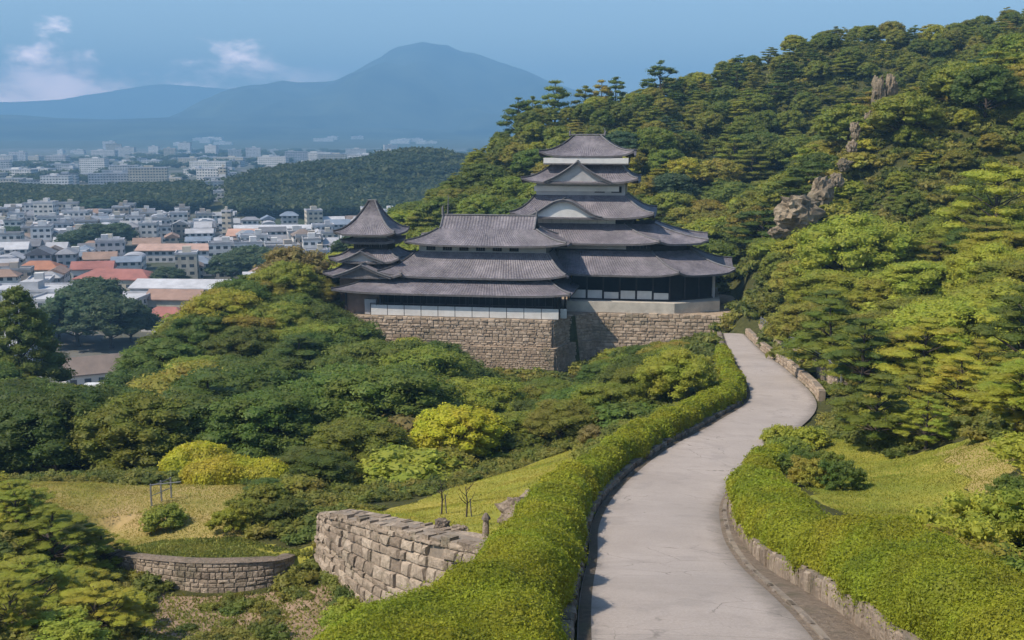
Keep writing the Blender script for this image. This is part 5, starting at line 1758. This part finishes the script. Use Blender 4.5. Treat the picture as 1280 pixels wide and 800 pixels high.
# ------------------------------------------------------------------ town
def mat_objcol(name, rough=.85, win=False, rib=False):
    m, nt, b = new_mat(name, rough, .25)
    oi = N(nt, 'ShaderNodeObjectInfo')
    n = noise_tex(nt, .25, 5, .65, vec=geo_pos(nt))
    c = mixc(nt, 1.0, oi.outputs['Color'], ramp(nt, n, [(.3, (.72, .72, .72)), (.7, (1.1, 1.1, 1.1))]), 'MULTIPLY')
    if win:
        tc = N(nt, 'ShaderNodeTexCoord'); sx = N(nt, 'ShaderNodeSeparateXYZ')
        nt.links.new(tc.outputs['Object'], sx.inputs[0])
        nn = N(nt, 'ShaderNodeNewGeometry'); sn = N(nt, 'ShaderNodeSeparateXYZ')
        nt.links.new(nn.outputs['Normal'], sn.inputs[0])
        hx = mth(nt, 'FRACT', mth(nt, 'DIVIDE', mth(nt, 'ADD', sx.outputs[0], mth(nt, 'MULTIPLY', sx.outputs[1], 1.0)), 3.1))
        hz_ = mth(nt, 'FRACT', mth(nt, 'DIVIDE', sx.outputs[2], 3.0))
        wx = mth(nt, 'GREATER_THAN', hx, .42)
        wz = mth(nt, 'MULTIPLY', mth(nt, 'GREATER_THAN', hz_, .35), mth(nt, 'LESS_THAN', hz_, .78))
        f = mth(nt, 'MULTIPLY', mth(nt, 'MULTIPLY', wx, wz), mth(nt, 'LESS_THAN', mth(nt, 'ABSOLUTE', sn.outputs[2]), .5))
        c = mixc(nt, f, c, (.05, .06, .07))
    nt.links.new(c, b.inputs['Base Color'])
    bump(nt, b, n, .05)
    return m
M['twall'] = mat_objcol('town wall'); M['tfacade'] = mat_objcol('facade with window rows', win=True); M['troof'] = mat_objcol('town roof', .7)
M['glass'] = simple('window glass', (.05, .06, .075), .15, .2, 1, spec=.6)
def box_me(name, w, d, h, mat, z0=0.0):
    mb = MB(); mb.box(-w / 2, w / 2, -d / 2, d / 2, z0, h); return mb.me(name, mat)
def gable_me(w, d, h0, rh, ov=.6, hip=0.0):
    mb = MB()
    W2, D2 = w / 2 + ov, d / 2 + ov
    r = W2 - hip
    v = [(-W2, -D2, h0), (W2, -D2, h0), (W2, D2, h0), (-W2, D2, h0), (-r, 0, h0 + rh), (r, 0, h0 + rh),
         (-W2, -D2, h0 - .3), (W2, -D2, h0 - .3), (W2, D2, h0 - .3), (-W2, D2, h0 - .3)]
    f = [(0, 1, 5, 4), (2, 3, 4, 5), (1, 2, 5), (3, 0, 4), (6, 7, 1, 0), (7, 8, 2, 1), (8, 9, 3, 2), (9, 6, 0, 3), (9, 8, 7, 6)]
    mb.add(v, f)
    return mb.me('roof', M['troof'])
def flat_me(w, d, h, rg):
    mb = MB()
    mb.box(-w / 2 - .15, w / 2 + .15, -d / 2 - .15, d / 2 + .15, h, h + .25)
    for (a, b, c, e) in ((-w / 2 - .15, w / 2 + .15, -d / 2 - .15, -d / 2 + .15), (-w / 2 - .15, w / 2 + .15, d / 2 - .15, d / 2 + .15),
                         (-w / 2 - .15, -w / 2 + .15, -d / 2 + .15, d / 2 - .15), (w / 2 - .15, w / 2 + .15, -d / 2 + .15, d / 2 - .15)):
        mb.box(a, b, c, e, h + .25, h + .9)
    me1 = mb.me('roof', M['troof'])
    mb = MB()
    x = rg.uniform(-w * .25, w * .25)
    mb.box(x - w * .12, x + w * .12, -d * .2, d * .2, h + .25, h + 2.8)
    return me1, mb.me('stair_tower', M['twall'])
def arch_me(w, d, h, rh):
    mb = MB()
    n = 10
    vs = []
    for k in range(n + 1):
        a = math.pi * k / n
        y, z = -math.cos(a) * (d / 2 + .3), h + math.sin(a) * rh
        vs += [(-w / 2 - .3, y, z), (w / 2 + .3, y, z)]
    fs = [(2 * k, 2 * k + 1, 2 * k + 3, 2 * k + 2) for k in range(n)] + [tuple(range(0, 2 * n + 2, 2))[::-1], tuple(range(1, 2 * n + 2, 2))]
    mb.add(vs, fs)
    return mb.me('roof', M['troof'])
WIN = None
def building(x, y, w, d, h, kind, rz, wc, rc, label, group=None, z=None, wins=False, rh=None, rg=random.Random(3), name=None):
    z = hz(x, y) if z is None else z
    root = empty(name or ('house' if kind in ('gable', 'hip') else ('shed' if kind == 'arch' else 'apartment_block')), (x, y, z - .3), rz)
    tag(root, label, 'house' if kind in ('gable', 'hip') else ('shed' if kind == 'arch' else 'building'), group)
    wl = link('wall', box_me('wall', w, d, h, M['twall'] if wins else M['tfacade']), root); wl.color = (*wc, 1)
    if kind == 'gable' or kind == 'hip':
        rr = link('roof', gable_me(w, d, h, rh or d * .28, hip=d * .45 if kind == 'hip' else 0), root)
        if kind == 'gable':
            mb = MB(); q = (rh or d * .28)
            mb.add([(-w / 2, -d / 2, h - .05), (-w / 2, d / 2, h - .05), (-w / 2, 0, h + q * .93), (w / 2, -d / 2, h - .05), (w / 2, d / 2, h - .05), (w / 2, 0, h + q * .93)], [(0, 2, 1), (3, 4, 5)])
            g = mb.build('gable', M['twall'], root); g.color = (*wc, 1)
    elif kind == 'arch':
        rr = link('roof', arch_me(w, d, h, rh or 2.0), root)
    else:
        m1, m2 = flat_me(w, d, h, rg)
        rr = link('roof', m1, root); st = link('stair_tower', m2, root); st.color = (*wc, 1)
    rr.color = (*rc, 1)
    if wins:
        fl = max(1, int(h / 3))
        for f in range(fl):
            k = max(2, int(w / 3.2))
            for q in range(k):
                xx = -w / 2 + w * (q + .5) / k
                mb = MB(); mb.box(xx - .75, xx + .75, -d / 2 - .08, -d / 2 + .1, 1.2 + f * 3, 2.5 + f * 3)
                mb.build('window', M['glass'], root)
            k = max(1, int(d / 3.6))
            for q in range(k):
                yy = -d / 2 + d * (q + .5) / k
                mb = MB(); mb.box(w / 2 - .1, w / 2 + .08, yy - .7, yy + .7, 1.2 + f * 3, 2.5 + f * 3)
                mb.build('window', M['glass'], root)
    return root
WHITE = (.62, .60, .57); CREAM = (.52, .47, .38); GREY = (.36, .36, .37); PALEG = (.48, .48, .49); BEIGE = (.42, .36, .30)
RGREY = (.17, .17, .185); RBROWN = (.22, .17, .14); RWHITE = (.50, .50, .52); RORANGE = (.38, .17, .10); RRED = (.33, .135, .11); RBLUE = (.20, .24, .30)
TB = []
def B(u, v, d, w, dd, h, kind, rz, wc, rc, label, **k):
    r_ = SP + CP * (v - 400) / FPX
    x, y, z = P(u, v, d)
    TB.append((x, y, max(w, dd) * .62))
    return building(x, y, w, dd, h, kind, R(rz), wc, rc, label, **k)
B(124, 470, 267, 16, 10, 3.6, 'gable', 28, WHITE, RBROWN, 'white house with brown gable roof just behind the left wood', wins=True, rh=3.4)
B(142, 485, 252, 12, 6, 2.2, 'arch', 4, WHITE, (.62, .62, .62), 'small white vaulted shed in front of the white gabled house', wins=True, rh=1.4)
B(150, 362, 430, 30, 14, 4.5, 'hip', -6, CREAM, RRED, 'long red-roofed hall in the middle of the town', wins=True, rh=3.2)
B(118, 352, 455, 16, 10, 5.0, 'gable', 12, WHITE, RRED, 'smaller red-roofed building touching the long red hall', wins=True)
B(52, 350, 458, 17, 11, 4.5, 'hip', 5, CREAM, RORANGE, 'orange-roofed house near the left edge of the town', wins=True)
B(210, 412, 338, 13, 9, 5.0, 'hip', -8, WHITE, RRED, 'red-orange house at the foot of the wooded knoll', wins=True)
B(222, 385, 372, 18, 10, 5.2, 'gable', -5, CREAM, (.34, .22, .17), 'brown-orange tiled house above the red-orange one', wins=True)
B(232, 372, 400, 34, 17, 5.5, 'gable', -4, WHITE, RWHITE, 'wide pale grey-roofed hall left of the wooded knoll', wins=True, rh=2.2)
B(115, 392, 366, 36, 18, 6.0, 'flat', -2, WHITE, RWHITE, 'wide white factory hall with flat roof before the red roofs', wins=True)
B(40, 385, 380, 26, 16, 7.0, 'flat', 4, PALEG, RWHITE, 'white flat block at the left edge behind the dark conifer', wins=True)
B(225, 328, 520, 36, 16, 6.0, 'gable', 3, PALEG, (.45, .30, .24), 'long hall with faded pink roof in the right half of the town', rh=2.4)
B(315, 312, 600, 24, 12, 5.0, 'gable', 0, WHITE, (.50, .30, .22), 'salmon-roofed house near the foot of the green hill')
B(345, 302, 650, 48, 14, 4.0, 'arch', 2, WHITE, RWHITE, 'long low white shed at the foot of the green hill', rh=2)
B(286, 312, 610, 5, 5, 17, 'flat', 0, CREAM, RWHITE, 'slim cream tower block rising over the right part of the town')
B(60, 292, 700, 12, 11, 16, 'flat', 4, WHITE, RWHITE, 'tall white block standing above the left town roofs')
B(280, 247, 1010, 7, 7, 26, 'flat', 0, CREAM, RWHITE, 'slim pale tower on the saddle left of the green hill', z=2)
B(292, 243, 1015, 26, 14, 12, 'flat', 5, WHITE, RWHITE, 'white building beside the slim pale tower on the saddle', z=2)
# town trees stand between the roofs
def ttree(u, v, d, h, wide, label, st='broad', colr=BG):
    x, y, z = P(u, v, d)
    TB.append((x, y, h * .5))
    put_tree(st, x, y, h, colr, label, wide=wide, lod='far', z=hz(x, y))
for u, v, d, h, wd, lab in [
    (98, 440, 312, 17, 1.15, 'tallest blue-green tree of the clump behind the white gabled house'),
    (140, 442, 310, 16, 1.2, 'round dark tree at the middle of the clump behind the white house'),
    (165, 438, 318, 12, 1.2, 'right-hand low tree of the clump behind the white house'),
    (75, 436, 322, 11, 1.2, 'left-hand low tree of the clump near the dark conifer'),
    (120, 412, 345, 16, 1.2, 'rear tree of the clump, against the white factory hall'),
    (100, 318, 545, 13, 1.5, 'left tree of the dark town grove above the orange roof'),
    (122, 314, 555, 15, 1.4, 'middle tree of the dark town grove above the orange roof'),
    (145, 308, 575, 14, 1.4, 'right tree of the dark town grove above the orange roof'),
    (212, 366, 425, 9, 1.5, 'lone dark tree right beside the long red hall'),
    (290, 352, 445, 13, 1.4, 'left tree of the grove between town and wooded knoll'),
    (315, 350, 450, 15, 1.4, 'middle tree of the grove between town and wooded knoll'),
    (338, 352, 445, 12, 1.3, 'right tree of the grove between town and wooded knoll'),
    (18, 306, 600, 10, 1.8, 'dark tree clump by the left edge in the upper town'),
    (125, 276, 790, 12, 1.9, 'tree poking up between the topmost near-town roofs')]:
    ttree(u, v, d, h, wd, lab)
tg = random.Random(17)
a0 = R(14)
nb = 0
lab_of = {
    ('gable', 'g'): ('grey-roofed gabled house in the crowded near town', 'grey-roofed town houses'),
    ('gable', 'b'): ('brown-roofed gabled house in the crowded near town', 'brown-roofed town houses'),
    ('gable', 'w'): ('pale-roofed gabled house in the crowded near town', 'pale-roofed town houses'),
    ('hip', 'g'): ('hipped grey-roofed house in the crowded near town', 'hipped grey town houses'),
    ('hip', 'b'): ('hipped brown-roofed house in the crowded near town', 'hipped brown town houses'),
    ('hip', 'w'): ('hipped pale-roofed house in the crowded near town', 'hipped pale town houses'),
    ('flat', 'w'): ('flat-roofed white block in the crowded near town', 'white blocks of the near town'),
    ('arch', 'w'): ('low vaulted white shed in the crowded near town', 'vaulted sheds of the near town')}
for jy in range(70):
    for jx in range(52):
        gx_, gy_ = (jx - 40) * 12.8, 225 + jy * 12.4
        x = gx_ * math.cos(a0) - (gy_ - 500) * math.sin(a0) + tg.uniform(-2.5, 2.5)
        y = (gy_ - 500) * math.cos(a0) + gx_ * math.sin(a0) + 500 + tg.uniform(-2, 2)
        if not (240 < y < 830) or (y < 345 and x > -125) or jx % 7 == 0 and tg.random() < .7 or tg.random() < .10:
            continue
        if hz(x, y) > 1.2 or not inframe(x, y, 4, 20, 0):
            continue
        w_, d_, h_ = tg.uniform(8, 13.5), tg.uniform(6.5, 10.5), tg.choice([3.2, 5.6, 5.8, 6.2, 8.6])
        if any(math.hypot(x - p[0], y - p[1]) < p[2] + 5.5 for p in TB):
            continue
        if not visible(x, y, 7):
            continue
        kd = tg.choices(['gable', 'hip', 'flat', 'arch'], [5, 3, 5, .6])[0]
        rc = tg.choices(['g', 'b', 'w'], [5, 2, 4])[0] if kd in ('gable', 'hip') else 'w'
        if kd == 'flat':
            h_ = tg.choice([6.2, 9.2, 9.2, 12.2]); w_ *= 1.15
        wc = tg.choice([WHITE, WHITE, (.72, .70, .68), CREAM, PALEG, BEIGE])
        rcol = {'g': tg.choice([RGREY, (.24, .24, .26), RBLUE]), 'b': tg.choice([RBROWN, (.30, .20, .15)]), 'w': tg.choice([RWHITE, (.40, .40, .42), (.33, .33, .34)])}[rc]
        lb, gp = lab_of[kd, rc]
        building(x, y, w_, d_, h_, kd, a0 + tg.choice([0, 0, math.pi / 2]) + tg.uniform(-.06, .06), wc, rcol, lb, gp, z=0, rg=tg)
        nb += 1
LOG('near town', nb)
nf = 0
for k in range(900):
    if nf >= 150: break
    y = 1 / tg.uniform(1 / 3500, 1 / 1180)
    x = tg.uniform(-.49, -.10) * y
    zz = hz(x, y)
    if zz > 30 or any(math.hypot(x - p[0], y - p[1]) < p[2] for p in TB):
        continue
    big = tg.random() < .35
    w_, d_, h_ = (tg.uniform(22, 60), tg.uniform(14, 20), tg.uniform(12, 24) + (y > 2300) * 8) if big else (tg.uniform(14, 34), tg.uniform(12, 20), tg.uniform(6, 11))
    TB.append((x, y, w_ * .9))
    wc = tg.choice([(.72, .70, .68), WHITE, CREAM, PALEG])
    building(x, y, w_, d_, h_, 'flat', tg.uniform(-.25, .3), wc, RWHITE if tg.random() < .8 else RGREY,
             'tall pale apartment block in the hazy far town' if big else 'low pale building in the hazy far town',
             'tall blocks of the far town' if big else 'low buildings of the far town', z=zz, rg=tg)
    nf += 1
LOG('far town', nf)
for k in range(14):
    y = tg.uniform(840, 1040); x = -tg.uniform(.24, .295) * y
    if any(math.hypot(x - p[0], y - p[1]) < p[2] + 9 for p in TB): continue
    TB.append((x, y, 10))
    building(x, y, tg.uniform(12, 24), tg.uniform(9, 14), tg.uniform(6, 12), 'flat', tg.uniform(-.2, .3), WHITE, RWHITE, 'white building in the gap between the dark woods and the green hill', 'buildings on the saddle between the woods', z=hz(x, y), rg=tg)
# villages at the mountain's foot
nv = 0
for k in range(60):
    y = tg.uniform(4300, 5600); x = tg.uniform(-.30, -.06) * y
    building(x, y, tg.uniform(40, 90), 25, tg.uniform(8, 16), 'flat', tg.uniform(-.2, .2), (.75, .73, .70), RWHITE, 'pale speck of a building at the foot of the big mountain', 'specks of buildings at the mountain foot', z=hz(x, y), rg=tg)
    nv += 1
    if nv >= 22: break

# ------------------------------------------------------------------ rocks
def rock(name, x, y, z, r, seed, label, mat=None, rz=0, strata=.0):
    import bmesh
    bm = bmesh.new()
    bmesh.ops.create_icosphere(bm, subdivisions=4, radius=1)
    for v in bm.verts:
        p = v.co.copy()
        q = Vector((round(p.x * 2.2 + noise.noise(p * 2) * .8) / 2.2, round(p.y * 2.2 + noise.noise(p * 2 + Vector((9, 0, 0))) * .8) / 2.2, p.z))
        p = p * .55 + q * .45
        f = 1 + noise.fractal(p * 1.3 + Vector((seed, 0, 0)), 1, 2, 4) * .35 + noise.noise(Vector((p.x * 6, p.y * 6, p.z * 1.2)) + Vector((0, seed, 0))) * .24 + noise.cell(p * 2.6 + Vector((seed, 0, 0))) * .12
        v.co = Vector((p.x * r[0], p.y * r[1], p.z * r[2])) * f
    me = bpy.data.meshes.new(name)
    bm.to_mesh(me); bm.free()
    me.materials.append(mat or M['rock'])
    a = me.attributes.new('tint', 'FLOAT', 'POINT')
    a.data.foreach_set('value', [.5 + noise.noise(v.co * .4) * .5 for v in me.vertices])
    o = link(name, me, None, (x, y, z), rz)
    return tag(o, label, 'rock')
ROCKS = [
    (1000, 264, 166, (5.5, 3.0, 3.6), .5, 'broad grey cliff face at the lower end of the rock spur'),
    (974, 276, 165, (3.0, 1.8, 1.8), .3, 'pale rock at the lowest tip of the spur'),
    (1028, 240, 171, (3.2, 2.2, 3.4), .9, 'dark rock knob above the grey cliff face'),
    (1046, 212, 176, (2.0, 1.6, 2.2), .3, 'tan rock above the dark knob on the spur ridge'),
    (1056, 192, 180, (1.8, 1.5, 2.0), .7, 'middle rock of the spur ridge between knob and pillars'),
    (1066, 170, 184, (1.6, 1.5, 2.2), .2, 'lichen-covered rock on the steep part of the spur ridge'),
    (1070, 150, 188, (1.4, 1.3, 3.0), .3, 'upright rock on the spur ridge left of the pillars'),
    (1098, 116, 196, (1.7, 1.5, 4.2), .1, 'left tan rock pillar near the top of the spur'),
    (1113, 112, 196, (1.7, 1.4, 3.6), .6, 'right tan rock pillar near the top of the spur'),
    (1088, 134, 193, (1.5, 1.3, 2.2), .6, 'squat rock at the foot of the left pillar'),
    (1130, 114, 198, (1.6, 1.2, 1.2), .4, 'low rock trailing off right of the two pillars'),
    (1262, 74, 205, (2.2, 1.8, 1.6), .6, 'grey brown rock high on the right skyline slope'),
    (1108, 396, 100, (1.5, .9, 1.2), .6, 'bare pinkish rock between the pines on the right slope'),
]
for u, v, d, r, rz, lab in ROCKS:
    x, y, z = P(u, v, d)
    keep_ = 'pillar near' in lab or 'cliff' in lab
    r = (r[0] * (.66 if keep_ else .5), r[1] * .7, r[2] * (.75 if keep_ else .5))
    z -= .4 if keep_ else 1.8
    rock('rock_outcrop', x, y, z, r, u * .37, lab, rz=rz)
x, y, z = P(660, 640, 46.5)
rock('boulder', x, y, hz(x, y) + .1, (1.1, .8, .9), 3.3, 'grey boulder nestled against the outer side of the long hedge', M['stone_near'])
x, y, z = P(553, 666, 48.0)
rock('boulder', x, y, hz(x, y) + .15, (.32, .28, .35), 5.3, 'small dark boulder on the lawn edge above the wall', M['stone_brown'])
x, y, z = P(575, 668, 47.2)
rock('boulder', x, y, hz(x, y) + .1, (.35, .22, .16), 6.3, 'flat little stone beside the small dark boulder', M['stone_near'])
# worn stone post with cap
x, y, z = P(607, 683, 45.0); z = hz(x, y)
e = empty('stone_post', (x, y, z)); tag(e, 'short weathered stone post where lawn, wall and hedge meet', 'post')
mb = MB(); mb.tube([(0, 0, -.1), (0, 0, .25), (0.02, 0, .9)], [.2, .15, .12], 7); mb.build('shaft', M['stone_near'], e)
mb = MB(); mb.tube([(0.02, 0, .9), (0.02, 0, 1.0), (.02, 0, 1.15)], [.2, .17, .06], 7); mb.build('cap', M['stone_brown'], e)
# staked saplings on the lawn
def sapling(u, v, d, h, label, seed):
    x, y, z = P(u, v, d); z = hz(x, y)
    rg = random.Random(seed)
    e = empty('bare_sapling', (x, y, z)); tag(e, label, 'sapling')
    mb = MB(); mb.tube([(0, 0, -.1), (.05, .02, h * .5), (-.03, 0, h)], [.05, .035, .015], 5); mb.build('trunk', M['bark'], e)
    for k in range(6):
        a = rg.uniform(0, 6.28); t = rg.uniform(.35, .9) * h
        mb = MB(); mb.tube([(0, 0, t), (math.cos(a) * .3, math.sin(a) * .3, t + .3), (math.cos(a) * .45, math.sin(a) * .5, t + .65)], [.02, .014, .006], 4); mb.build('branch', M['bark'], e)
    mb = MB(); mb.tube([(.25, 0, -.1), (.18, 0, h * .6)], .03, 5); mb.build('stake', M['grey_wood'], e)
sapling(552, 650, 53, 1.7, 'bare sapling with a fork in the middle of the small lawn', 1)
sapling(583, 650, 51.5, 1.5, 'leaning bare sapling on the lawn, the right one of the pair', 2)
# old gate-like fence on the terrace
x, y, z = P(190, 640, 66); z = hz(x, y)
e = empty('rail_fence', (x, y, z)); tag(e, 'short weathered post fence below the flat-topped clipped hedge', 'fence')
for k in range(3):
    mb = MB(); q = (k * .35, k * .8, 0)
    mb.box(q[0] - .04, q[0] + .04, q[1] - .04, q[1] + .04, -.3, 1.35 - k * .05); mb.build('post', M['metal'], e)
for hh in (.6, 1.2):
    mb = MB(); mb.tube([(0, 0, hh), (.7, 1.6, hh)], .025, 5); mb.build('rail', M['metal'], e)
mb = MB(); mb.tube([(0, 0, 1.3), (1.7, .4, 1.36)], .035, 5); mb.build('crossbar', M['metal'], e)

# things, not setting
for o in SC.objects:
    if o.parent is None and o.get('category') and not o.get('kind'):
        o['kind'] = 'thing'
